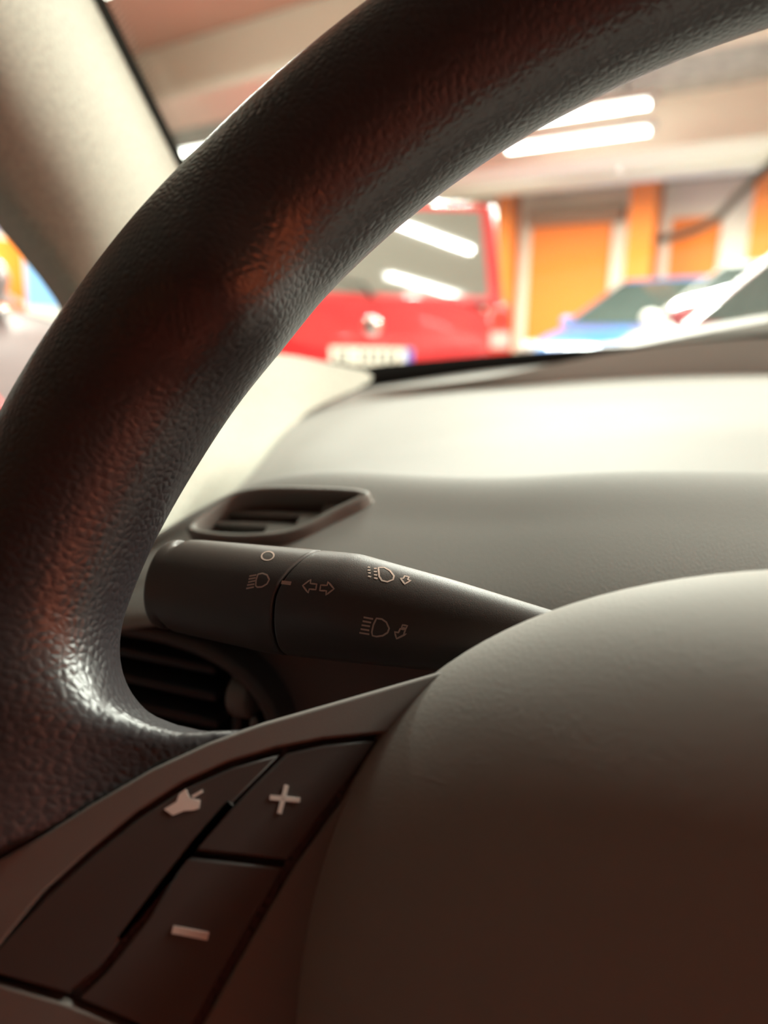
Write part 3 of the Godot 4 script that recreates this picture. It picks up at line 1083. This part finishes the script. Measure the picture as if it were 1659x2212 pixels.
	for k in range(ni * 2, mb.i.size(), 3):
		var g := (mb.v[mb.i[k + 2]] - mb.v[mb.i[k]]).cross(mb.v[mb.i[k + 1]] - mb.v[mb.i[k]])
		if g.dot(mb.n[mb.i[k]]) < 0.0:
			var tmp := mb.i[k + 1]
			mb.i[k + 1] = mb.i[k + 2]
			mb.i[k + 2] = tmp
	return mb


func on_spoke(a: Array) -> PackedVector2Array:          # u, v of the wheel to the spoke face's own x, y
	var r := v2(a)
	for k in r.size():
		r[k].x = (r[k].x + 0.10) * 1.0698
	return r


func pad_edge(w: float) -> Vector2:
	return Vector2(0.1125 * signf(cos(w)) * pow(absf(cos(w)), 0.9), 0.0775 * signf(sin(w)) * pow(absf(sin(w)), 0.9))


func steering_wheel() -> void:
	var S := thing("steering_wheel", Transform3D(Basis(Vector3.RIGHT, -TILT), HUB), "black grained steering wheel with grey hub and spoke buttons", "steering wheel")
	put(rim_mesh(), "rim", M["rim leather"], S)
	var xf := Transform3D(Basis(Vector3(0.93477, 0, -0.35521), Vector3.UP, Vector3(0.35521, 0, 0.93477)).orthonormalized(), Vector3(-0.10, 0, -0.014))
	# parts of the left spoke's face
	var band := on_spoke([-0.0850, 0.0255, -0.0916, 0.0220, -0.1108, 0.0118, -0.1210, 0.0064, -0.1287, 0.0016, -0.1368, -0.0045, -0.1451, -0.0121, -0.1513, -0.0183, -0.1575, -0.0237, -0.1697, -0.0340, -0.1815, -0.0460, -0.1815, -0.0640, -0.1685, -0.0640, -0.1608, -0.0500, -0.1545, -0.0385, -0.1493, -0.0276, -0.1437, -0.0197, -0.1378, -0.0122, -0.1314, -0.0058, -0.1245, -0.0008, -0.1173, 0.0030, -0.1098, 0.0061, -0.0999, 0.0091, -0.0850, 0.0125])
	var mb := MB.new()
	mb.slab(band, xf, -0.006, 0.0006, 0.0006)
	tag(put(mb, "spoke_band", M["spoke trim"], S), "grey grained trim band along the spoke")
	var strip := on_spoke([-0.0995, 0.0082, -0.1028, 0.0004, -0.1067, -0.0077, -0.1105, -0.0159, -0.1144, -0.0268, -0.1176, -0.0361, -0.1215, -0.0485, -0.100, -0.0485, -0.085, -0.03, -0.085, 0.0085])
	mb = MB.new()
	mb.slab(strip, xf, -0.006, 0.0006, 0.0006)
	put(mb, "spoke_strip", M["spoke trim"], S)
	var lower := on_spoke([-0.1565, -0.0422, -0.1412, -0.0435, -0.1295, -0.0457, -0.1222, -0.0492, -0.100, -0.0492, -0.095, -0.06, -0.13, -0.066, -0.167, -0.0645, -0.1615, -0.0525])
	mb = MB.new()
	mb.slab(lower, xf, -0.006, 0.0003, 0.0006)
	put(mb, "spoke_lower_trim", M["spoke trim"], S)
	var buttons := [
		["mute_button", [-0.1164, 0.0021, -0.1240, -0.0016, -0.1309, -0.0066, -0.1372, -0.0129, -0.1431, -0.0203, -0.1487, -0.0282, -0.1538, -0.0369, -0.1562, -0.0412, -0.1412, -0.0422, -0.1375, -0.0375, -0.1332, -0.0284, -0.1288, -0.0196, -0.1235, -0.0092], "dark button with a white speaker mark"],
		["plus_button", [-0.1155, 0.0026, -0.1096, 0.0052, -0.1008, 0.0079, -0.1040, 0.0004, -0.1080, -0.0075, -0.1117, -0.0152, -0.1275, -0.0166, -0.1225, -0.0080], "dark button with a white plus"],
		["minus_button", [-0.1282, -0.0176, -0.1120, -0.0162, -0.1157, -0.0266, -0.1189, -0.0359, -0.1225, -0.0475, -0.1297, -0.0446, -0.1400, -0.0426, -0.1364, -0.0375, -0.1318, -0.0280], "dark button with a white minus"]]
	var nodes := {}
	for b in buttons:
		mb = MB.new()
		mb.slab(inset(on_spoke(b[1]), 0.00015), xf, -0.006, 0.0003, 0.0005)
		nodes[b[0]] = tag(put(mb, b[0], M["button"], S), b[2])
	mb = MB.new()                                      # raised ridge between the buttons
	var r0 := on_spoke([-0.1229, -0.0076, -0.1262, -0.0137, -0.1290, -0.0192, -0.1325, -0.0262, -0.1356, -0.0322])
	var line := []
	for k in r0.size():
		line.append(xf * Vector3(r0[k].x, r0[k].y, -0.0001))
	mb.tube(line, [0.0008, 0.0009, 0.0008, 0.0007, 0.0005], 10)
	put(mb, "ridge", M["button"], S)
	# white marks, flat print on the buttons
	mb = MB.new()
	mb.slab(on_spoke([-0.1306, -0.0067, -0.12964, -0.0081, -0.1279, -0.0081, -0.12772, -0.00944, -0.12866, -0.00996, -0.13006, -0.01032, -0.13171, -0.01141, -0.13337, -0.01068, -0.13229, -0.00982, -0.13163, -0.00905, -0.13151, -0.00774]), xf, 0.00025, 0.00042)
	mb.slab(on_spoke([-0.1295, -0.0077, -0.12793, -0.0063, -0.12773, -0.0067, -0.1290, -0.0079]), xf, 0.00025, 0.00042)
	put(mb, "speaker_mark", M["print"], nodes["mute_button"])
	mb = MB.new()
	for a in [[Vector2(-0.1167, -0.00538), Vector2(-0.11168, -0.00491)], [Vector2(-0.11437, -0.0030), Vector2(-0.11458, -0.0076)]]:
		var c: Vector2 = (a[0] + a[1]) / 2
		var d: Vector2 = a[1] - a[0]
		mb.box(Vector3(d.length() * 1.06, 0.0008, 0.0003), xf * Transform3D(Basis(Vector3.BACK, d.angle()), Vector3((c.x + 0.10) * 1.0698, c.y, 0.0003)), 0.0)
	put(mb, "plus_mark", M["print"], nodes["plus_button"])
	mb = MB.new()
	mb.box(Vector3(0.0062, 0.00125, 0.0003), xf * Transform3D(Basis(Vector3.BACK, 0.0), Vector3(-0.0264, -0.0293, 0.0003)), 0.0)
	put(mb, "minus_mark", M["print"], nodes["minus_button"])
	# hub pad: a soft dome
	var rows := []
	for k in 41:
		var rho := sin(PI / 2 * k / 40.0)
		var row := PackedVector3Array()
		for a in 128:
			var e := pad_edge(TAU * a / 128)
			row.append(Vector3(e.x * rho, -0.025 + e.y * rho, -0.022 + 0.04 * pow(1.0 - pow(rho, 2.3), 0.62)))
		rows.append(row)
	var edge := PackedVector3Array()
	var back := PackedVector3Array()
	for a in 128:
		var e := pad_edge(TAU * a / 128)
		edge.append(Vector3(e.x * 0.985, -0.025 + e.y * 0.985, -0.03))
		back.append(Vector3(e.x * 0.9, -0.025 + e.y * 0.9, -0.045))
	rows.append(edge)
	rows.append(back)
	mb = MB.new()
	mb.grid(rows, 1.0, true)
	if mb.n[128 * 3].z < 0.0:
		mb = MB.new()
		mb.grid(rows, -1.0, true)
	tag(put(mb, "hub_pad", M["hub skin"], S), "smooth grey grained hub pad")
	# column shroud behind the wheel
	var C := thing("column_shroud", Transform3D(Basis(Vector3.RIGHT, -TILT), HUB), "black steering column shroud hidden behind the hub", "shroud")
	mb = MB.new()
	mb.box(Vector3(0.11, 0.1, 0.075), Transform3D(Basis(), Vector3(0, -0.01, -0.088)), 0.015)
	put(mb, "cover", M["dash lower"], C)


# ------------------------------------------------------------------ light and indicator stalk
const STALK := [[0.02, 0.0, 0.0, 0.0060], [0.0, 0.0, 0.0, 0.0067], [-0.0261, 0.0007, -0.0007, 0.0103], [-0.0497, 0.0014, -0.0006, 0.0128], [-0.0704, 0.0005, -0.0006, 0.0132], [-0.0963, 0.0005, -0.0003, 0.0124], [-0.1098, 0.0, 0.0, 0.0115]]


func stalk_at(x: float) -> Vector3:                     # centre y, centre z, half height
	for k in STALK.size() - 1:
		if x >= STALK[k + 1][0]:
			var t: float = clampf((STALK[k][0] - x) / (STALK[k][0] - STALK[k + 1][0]), 0, 1)
			return Vector3(lerpf(STALK[k][1], STALK[k + 1][1], t), lerpf(STALK[k][2], STALK[k + 1][2], t), lerpf(STALK[k][3], STALK[k + 1][3], t))
	return Vector3(0, 0, 0.0115)


func stalk_point(x: float, a: float, scale := 1.0) -> Vector3:
	var s := (stalk_at(x - 0.0015) + stalk_at(x) * 2 + stalk_at(x + 0.0015)) / 4
	return Vector3(x, s.x + s.z * cos(a) * scale, s.y + s.z * 0.78 * sin(a) * scale)


func stalk_normal(x: float, a: float) -> Vector3:
	var du := stalk_point(x + 0.0005, a) - stalk_point(x - 0.0005, a)
	var dv := stalk_point(x, a + 0.01) - stalk_point(x, a - 0.01)
	return du.cross(dv).normalized() * -1.0 if du.cross(dv).dot(Vector3(0, cos(a), sin(a))) < 0 else du.cross(dv).normalized()


func stalk_shell(list: Array, knob: bool) -> MB:        # rows of [x, scale]
	var rows := []
	for r in list:
		var row := PackedVector3Array()
		for k in 96:
			var a := TAU * k / 96
			var seam := 0.005 * pow(maxf(0.0, cos(a)), 1.5)
			var x: float = r[0]
			if absf(x + 0.0652) < 0.03:
				x += seam * (1.0 - smoothstep(0.0, 0.03, absf(x + 0.0652)))
			var sc: float = r[1]
			if knob:
				sc -= 0.22 * pow(absf(cos(a)), 8.0) * exp(-pow((x + 0.1012) / 0.0009, 2.0))
			row.append(stalk_point(x, a, sc))
		rows.append(row)
	var mb := MB.new()
	mb.grid(rows, -1.0, true)
	var c := stalk_at(list[2][0])
	if mb.n[96 * 2].dot(Vector3(0, 1, 0)) < 0.0:
		mb = MB.new()
		mb.grid(rows, 1.0, true)
	return mb


func ribbon(mb: MB, pts: Array, w: float) -> void:      # printed stroke on the stalk; pts as x (mm), angle (degrees)
	var list := []
	for k in range(0, pts.size() - 2, 2):
		var x0: float = -pts[k] / 1000.0
		var x1: float = -pts[k + 2] / 1000.0
		var a0 := deg_to_rad(pts[k + 1])
		var a1 := deg_to_rad(pts[k + 3])
		var cuts := maxi(1, int(Vector2(x1 - x0, (a1 - a0) * 0.012).length() / 0.0005))
		for s in cuts:
			list.append(Vector2(lerpf(x0, x1, float(s) / cuts), lerpf(a0, a1, float(s) / cuts)))
	list.append(Vector2(-pts[pts.size() - 2] / 1000.0, deg_to_rad(pts[pts.size() - 1])))
	var m := list.size()
	var closed: bool = list[0].distance_to(list[m - 1]) < 1e-6
	var l := []
	for k in m:
		var nn := stalk_normal(list[k].x, list[k].y)
		var ia: int = (m - 2 if closed else 0) if k == 0 else k - 1
		var ib: int = (1 if closed else m - 1) if k == m - 1 else k + 1
		var d: Vector3 = stalk_point(list[ib].x, list[ib].y) - stalk_point(list[ia].x, list[ia].y)
		var s := nn.cross(d).normalized() * w / 2
		var p := stalk_point(list[k].x, list[k].y) + nn * 0.00008
		l.append([mb.vert(p + s, nn), mb.vert(p - s, nn)])
	for k in m - 1:
		mb.quad(l[k][0], l[k][1], l[k + 1][1], l[k + 1][0])


func stalk() -> void:
	var T := thing("indicator_stalk", Transform3D(Basis(Vector3(0.99584, 0.03814, 0.08275), Vector3(-0.00456, 0.92789, -0.37282), Vector3(-0.091, 0.37089, 0.92421)).orthonormalized(), Vector3(-0.07409, 0.94029, -0.05013)), "black light and indicator stalk with printed symbols behind the wheel", "stalk")
	var list := [[0.02, 0.6]]
	for k in 60:
		list.append([lerpf(0.02, -0.0640, k / 59.0), 1.0])
	list.append([-0.0645, 0.985])
	list.append([-0.0646, 0.9])
	put(stalk_shell(list, false), "lever", M["stalk plastic"], T)
	list = [[-0.0652, 0.9], [-0.0653, 0.985], [-0.0658, 1.0]]
	for k in 70:
		list.append([lerpf(-0.066, -0.1042, k / 69.0), 1.0])
	list += [[-0.1047, 0.99], [-0.1050, 0.965], [-0.1052, 0.92], [-0.1053, 0.5], [-0.1053, 0.0]]
	tag(put(stalk_shell(list, true), "light_switch_knob", M["stalk plastic"], T), "turning end of the stalk")
	list = [[-0.060, 0.93], [-0.063, 0.93], [-0.0655, 0.93], [-0.069, 0.93]]
	put(stalk_shell(list, false), "inner_core", M["black gap"], T)
	var marks := {
		"off_mark": [[69.6, 37.7, 69.28, 40.8, 69.26, 43.6, 69.52, 45.9, 70.02, 47.3, 70.66, 47.7, 71.36, 47.1, 71.98, 45.7, 72.49, 43.3, 72.79, 40.4, 72.86, 37.3, 72.67, 34.5, 72.25, 32.5, 71.63, 31.8, 70.88, 32.7, 70.17, 34.8, 69.6, 37.7]],
		"headlamp_mark": [[70.97, 66.7, 69.85, 65, 68.45, 66.4, 67.4, 71.2, 67.65, 76.2, 68.83, 79.9, 70.04, 80.6, 70.59, 79.4, 70.95, 73.3, 70.97, 66.7], [73.2, 70.1, 71.32, 67.7], [73.12, 73.3, 71.25, 71], [72.99, 76.7, 71.14, 74.1], [73.05, 80, 71.08, 77.8], [73.07, 83.6, 71, 80.9]],
		"index_mark": [[63.93, 72.9, 61.27, 73.1]],
		"left_arrow_mark": [[58.08, 74.2, 56.52, 66.8, 56.26, 71.1, 54.6, 71.2, 54.43, 77.1, 56.13, 77.1, 56.2, 81.2, 58.08, 74.2]],
		"right_arrow_mark": [[49.91, 74.2, 51.93, 67.4, 51.87, 71.5, 53.52, 71.8, 53.33, 77.6, 51.69, 77.2, 51.5, 81.6, 49.91, 74.2]],
		"main_beam_mark": [[38.59, 96.2, 37.34, 95.9, 36.22, 98.4, 35.45, 104.7, 35.75, 109.6, 36.87, 114.1, 38.35, 116.3, 39.3, 115.9, 39.46, 111.9, 39.18, 103.7, 38.59, 96.2], [41.65, 97.4, 39.36, 97.5], [41.77, 101.6, 39.74, 101.7], [41.96, 106, 39.93, 105.9], [42.15, 110.4, 40.06, 110.5], [42.44, 114.8, 40.04, 114.9]],
		"push_arrow_mark": [[33.65, 115.3, 34.14, 107.8, 33.27, 107.6, 32.91, 103.1, 31.68, 103.1, 32.03, 108.1, 31.48, 107.9, 33.65, 115.3], [32.64, 101.4, 32.45, 98.4, 31.36, 98.2, 31.6, 101.5, 32.64, 101.4]],
		"flash_beam_mark": [[41.91, 33.6, 40.7, 30.4, 38.97, 33.7, 37.39, 41.4, 37.17, 47.4, 38.22, 52.5, 39.54, 52.5, 40.55, 47.8, 41.91, 33.6], [42.72, 37.4, 42.11, 36], [42.34, 42.5, 41.6, 41.5], [41.92, 47.2, 41.12, 46.6], [41.53, 51.4, 40.66, 51.5], [44.27, 37.9, 43.69, 37.2], [43.87, 42.6, 43.21, 41.8], [43.42, 46.6, 42.78, 46], [43.07, 51, 42.28, 51.2]],
		"pull_arrow_mark": [[34.2, 49.6, 35.7, 42.6, 35.09, 41.4, 35.11, 36.6, 34.1, 36.2, 34, 41.5, 33.26, 42.2, 34.2, 49.6]]}
	for k in marks:
		var mb := MB.new()
		for l in marks[k]:
			ribbon(mb, l, 0.0009 if k == "index_mark" else 0.0004)
		put(mb, k, M["stalk print"], T)


# ------------------------------------------------------------------ parked cars (local frame: nose at z = 0, tail at z = +L, y up)
func round_rect(hw: float, z0: float, z1: float, r: float, y: float) -> PackedVector3Array:
	var p := PackedVector3Array()
	for c in [[hw - r, z0 + r, -PI / 2], [hw - r, z1 - r, 0.0], [-hw + r, z1 - r, PI / 2], [-hw + r, z0 + r, PI]]:
		for k in 7:
			var w: float = c[2] + PI / 2 * k / 6.0
			p.append(Vector3(c[0] + r * cos(w), y, c[1] + r * sin(w)))
	return p


func patch(a: Vector3, b: Vector3, c: Vector3, d: Vector3, bulge: Vector3) -> MB:   # a b along the foot, d c along the head
	var rows := []
	for r in 7:
		var row := PackedVector3Array()
		for k in 9:
			var s := k / 8.0
			var t := r / 6.0
			row.append(a.lerp(b, s).lerp(d.lerp(c, s), t) + bulge * (1.0 + 2.0 * (s * (1 - s) + t * (1 - t))))
		rows.append(row)
	var mb := MB.new()
	mb.grid(rows, 1.0)
	if mb.n[20].dot(bulge) < 0.0:
		mb = MB.new()
		mb.grid(rows, -1.0)
	return mb


func car(called: String, xf: Transform3D, paint: String, glass: String, g: Dictionary, label: String) -> Node3D:
	var t := thing(called, xf, label, "car" if called != "van" else "van")
	var L: float = g.L
	var hw: float = g.W / 2
	var rows := []
	for s in g.body:                                    # [z, width share, y low, y high]
		var row := PackedVector3Array()
		for k in 33:
			var w := PI * k / 32
			row.append(Vector3(hw * s[1] * signf(cos(w)) * pow(absf(cos(w)), 0.4), s[2] + (s[3] - s[2]) * pow(absf(sin(w)), 0.45), s[0]))
		rows.append(row)
	var fine := []
	for r in (rows.size() - 1) * 4 + 1:
		var row := PackedVector3Array()
		for k in 33:
			var pts := []
			for q in rows:
				pts.append(q[k])
			row.append(along(pts, r / float((rows.size() - 1) * 4)))
		fine.append(row)
	var mb := MB.new()
	mb.grid(fine, 1.0)
	if mb.n[33 * 8 + 16].y < 0.0:
		mb = MB.new()
		mb.grid(fine, -1.0)
	mb.flat(Array(fine[0]), Vector3(0, 0, -1))
	mb.flat(Array(fine[fine.size() - 1]), Vector3(0, 0, 1))
	put(mb, "body", M[paint], t)
	# cabin: foot ring at the belt line, head ring at the roof
	var lowr := round_rect(hw * 0.93, g.ws, g.rs, 0.12, g.belt)
	var top := round_rect(hw * g.tuck, g.r0, g.r1, 0.14, g.roof - 0.05)
	rows = []
	for r in 9:
		var s := r / 8.0
		var row := PackedVector3Array()
		for k in lowr.size():
			row.append(lowr[k].lerp(top[k], s))
		rows.append(row)
	var mid := Vector3(0, 0, (g.r0 + g.r1) / 2)
	for s in [0.985, 0.94, 0.85, 0.6, 0.3, 0.0]:
		var row := PackedVector3Array()
		for k in top.size():
			var q := top[k]
			row.append(Vector3(q.x * s, g.roof - 0.05 * pow(s, 6.0), mid.z + (q.z - mid.z) * s))
		rows.append(row)
	mb = MB.new()
	mb.grid(rows, 1.0, true)
	if mb.n[lowr.size() * 12].y < 0.0:
		mb = MB.new()
		mb.grid(rows, -1.0, true)
	put(mb, "roof_and_pillars", M[paint], t)
	# glass, a little proud of the pillars
	var wl: float = hw * 0.93
	var wt: float = hw * g.tuck
	var yt: float = g.roof - 0.05
	var y0: float = g.belt
	var at := func_corner(wl, wt, y0, yt, g)
	mb = patch(at[0].lerp(at[1], 0.07).lerp(at[2], 0.04), at[1].lerp(at[0], 0.07).lerp(at[3], 0.04), at[3].lerp(at[2], 0.08).lerp(at[1], 0.05), at[2].lerp(at[3], 0.08).lerp(at[0], 0.05), Vector3(0, 0.003, -0.006))
	put(mb, "windscreen", M[glass], t)
	mb = patch(at[4].lerp(at[5], 0.07).lerp(at[6], 0.06), at[5].lerp(at[4], 0.07).lerp(at[7], 0.06), at[7].lerp(at[6], 0.08).lerp(at[5], 0.07), at[6].lerp(at[7], 0.08).lerp(at[4], 0.07), Vector3(0, 0.002, 0.007))
	put(mb, "rear_window", M["rear glass"], t)
	for sd in [-1.0, 1.0]:
		var f0 := Vector3(sd * wl, y0, g.ws)
		var f1 := Vector3(sd * wt, yt, g.r0)
		var b0 := Vector3(sd * wl, y0, g.rs)
		var b1 := Vector3(sd * wt, yt, g.r1)
		for sp in [[0.09, 0.5], [0.54, 0.92]]:
			mb = patch(f0.lerp(b0, sp[0]).lerp(f1.lerp(b1, sp[0]), 0.05), f0.lerp(b0, sp[1]).lerp(f1.lerp(b1, sp[1]), 0.05), f1.lerp(b1, sp[1]).lerp(f0.lerp(b0, sp[1]), 0.08), f1.lerp(b1, sp[0]).lerp(f0.lerp(b0, sp[0]), 0.08), Vector3(sd * 0.006, 0.001, 0))
			put(mb, "side_window", M[glass], t)
		# mirrors, lamps, wheels
		mb = MB.new()
		mb.ball(Vector3(sd * (hw + 0.07), y0 + 0.06, g.ws + 0.35), Vector3(0.1, 0.07, 0.06))
		put(mb, "wing_mirror", M[paint], t)
		mb = MB.new()
		mb.ball(Vector3(sd * hw * 0.72, g.lamp, g.lz), Vector3(0.17, 0.085, 0.16), 10, 16, Basis(Vector3.UP, sd * -0.5))
		put(mb, "headlamp", M["lamp clear"], t)
		for wz in [0.78, L - 0.75]:
			mb = MB.new()
			mb.lathe([Vector2(0.17, -0.1), Vector2(0.29, -0.1), Vector2(0.315, -0.07), Vector2(0.315, 0.07), Vector2(0.29, 0.1), Vector2(0.17, 0.1)], Transform3D(Basis(Vector3.BACK, PI / 2), Vector3(sd * (hw - 0.09), 0.315, wz)), 28)
			var wh := put(mb, "tyre", M["tyre"], t)
			mb = MB.new()
			mb.lathe([Vector2(0.0, 0.075), Vector2(0.05, 0.08), Vector2(0.16, 0.06), Vector2(0.185, 0.09), Vector2(0.185, -0.09), Vector2(0.0, -0.09)], Transform3D(Basis(Vector3.BACK, -sd * PI / 2), Vector3(sd * (hw - 0.085), 0.315, wz)), 24)
			put(mb, "wheel_rim", M["chrome"], wh)
		mb = MB.new()
		mb.box(Vector3(0.02, 0.025, 0.16), Transform3D(Basis(), Vector3(sd * (hw + 0.005), y0 - 0.13, g.ws + 1.25)), 0.008)
		put(mb, "door_handle", M["chrome"], t)
	return t


func func_corner(wl: float, wt: float, y0: float, yt: float, g: Dictionary) -> Array:
	return [Vector3(-wl, y0, g.ws), Vector3(wl, y0, g.ws), Vector3(-wt, yt, g.r0), Vector3(wt, yt, g.r0), Vector3(-wl, y0, g.rs), Vector3(wl, y0, g.rs), Vector3(-wt, yt, g.r1), Vector3(wt, yt, g.r1)]


func heading(nose: Vector3, toward: Vector3) -> Transform3D:   # nose on the ground, the car looks along `toward`
	var f := Vector3(toward.x, 0, toward.z).normalized()
	var z := -f
	return Transform3D(Basis(Vector3.UP.cross(z), Vector3.UP, z), Vector3(nose.x, 0.12, nose.z))


func parked_cars() -> void:
	var hatch := {"L": 4.0, "W": 1.72, "belt": 0.96, "roof": 1.5, "tuck": 0.74, "ws": 0.95, "r0": 1.7, "r1": 3.5, "rs": 3.92, "lamp": 0.72, "lz": 0.16,
		"body": [[0.0, 0.6, 0.38, 0.6], [0.06, 0.8, 0.28, 0.74], [0.3, 0.95, 0.22, 0.86], [0.95, 1.0, 0.2, 0.98], [2.0, 1.0, 0.2, 1.0], [3.4, 0.98, 0.22, 1.0], [3.85, 0.92, 0.28, 0.98], [4.0, 0.8, 0.4, 0.9]]}
	var people := {"L": 4.2, "W": 1.78, "belt": 1.04, "roof": 1.66, "tuck": 0.76, "ws": 0.8, "r0": 1.75, "r1": 3.8, "rs": 4.12, "lamp": 0.78, "lz": 0.16,
		"body": [[0.0, 0.6, 0.38, 0.66], [0.06, 0.8, 0.28, 0.8], [0.3, 0.95, 0.22, 0.94], [0.8, 1.0, 0.2, 1.06], [2.0, 1.0, 0.2, 1.08], [3.6, 0.98, 0.22, 1.08], [4.05, 0.92, 0.28, 1.04], [4.2, 0.8, 0.4, 0.95]]}
	var boxy := {"L": 4.4, "W": 1.8, "belt": 1.1, "roof": 1.74, "tuck": 0.86, "ws": 0.85, "r0": 1.5, "r1": 4.25, "rs": 4.36, "lamp": 0.85, "lz": 0.16,
		"body": [[0.0, 0.6, 0.4, 0.7], [0.06, 0.8, 0.3, 0.82], [0.3, 0.95, 0.24, 0.96], [0.85, 1.0, 0.22, 1.1], [2.2, 1.0, 0.22, 1.14], [3.8, 1.0, 0.22, 1.14], [4.3, 0.97, 0.26, 1.13], [4.4, 0.92, 0.34, 1.1]]}
	var h := Vector3(-0.5, 0, 0.866)
	car("parked_car", heading(Vector3(0.52, 0, -3.77) + h * 0.95, h), "maroon paint", "car glass", hatch, "dark red car with greenish windows at the right edge")
	car("parked_car", heading(Vector3(0.2, 0, -6.95) + h * 0.8, h), "white paint", "car glass", people, "white car between the blue car and the dark red one")
	car("parked_car", heading(Vector3(-0.88, 0, -9.05) + h * 0.8, h), "blue paint", "car glass", people, "blue car just right of the red van")
	car("parked_car", heading(Vector3(-2.95, 0, -2.95), Vector3(0, 0, -1)), "taupe paint", "car glass", hatch, "grey brown car next to the driver's door, seen through the side window")
	# the van, tail towards us
	var f := Vector3(-0.38, 0, -0.925).normalized()
	var tail := Vector3(-1.93, 0, -4.46)
	var V := car("van", heading(tail + f * 4.4, f), "red paint", "car glass", boxy, "red van seen from behind through the windscreen")
	var mb := MB.new()
	mb.box(Vector3(1.7, 0.26, 0.16), Transform3D(Basis(), Vector3(0, 0.40, 4.42)), 0.05)
	put(mb, "bumper", M["bumper black"], V)
	var pl := MB.new()
	pl.box(Vector3(0.52, 0.115, 0.012), Transform3D(Basis(), Vector3(0, 0.75, 4.415)), 0.003)
	var plate := put(pl, "number_plate", M["plate white"], V)
	mb = MB.new()
	mb.box(Vector3(0.045, 0.108, 0.004), Transform3D(Basis(), Vector3(0.235, 0.75, 4.423)), 0.001)
	put(mb, "blue_strip", M["plate blue"], plate)
	for k in 7:
		mb = MB.new()
		mb.box(Vector3(0.028, 0.072, 0.003), Transform3D(Basis(), Vector3(-0.21 + k * 0.055 + (0.03 if k > 1 else 0.0), 0.75, 4.423)), 0.001)
		put(mb, "dark_stroke", M["bumper black"], plate)
	mb = MB.new()
	mb.lathe([Vector2(0, 0.02), Vector2(0.05, 0.018), Vector2(0.062, 0.008), Vector2(0.06, 0)], Transform3D(Basis(Vector3.RIGHT, PI / 2), Vector3(0, 0.94, 4.405)), 28)
	put(mb, "emblem", M["chrome"], V)
	mb = MB.new()
	mb.box(Vector3(0.5, 0.04, 0.03), Transform3D(Basis(), Vector3(0, 0.855, 4.41)), 0.01)
	put(mb, "tailgate_handle", M["red paint"], V)
	for sd in [-1, 1]:
		mb = MB.new()
		mb.box(Vector3(0.15, 0.42, 0.12), Transform3D(Basis(Vector3.BACK, sd * 0.05), Vector3(sd * 0.8, 0.88, 4.36)), 0.04)
		var lampn := put(mb, "tail_lamp", M["lamp red"], V)
		mb = MB.new()
		mb.box(Vector3(0.12, 0.1, 0.02), Transform3D(Basis(), Vector3(sd * 0.8, 0.87, 4.42)), 0.008)
		put(mb, "reversing_lens", M["lamp clear"], lampn)
	mb = MB.new()
	mb.tube([Vector3(0, 1.1, 4.42), Vector3(-0.05, 1.18, 4.425), Vector3(-0.35, 1.24, 4.42)], [0.015, 0.01, 0.006], 8)
	put(mb, "wiper", M["bumper black"], V)
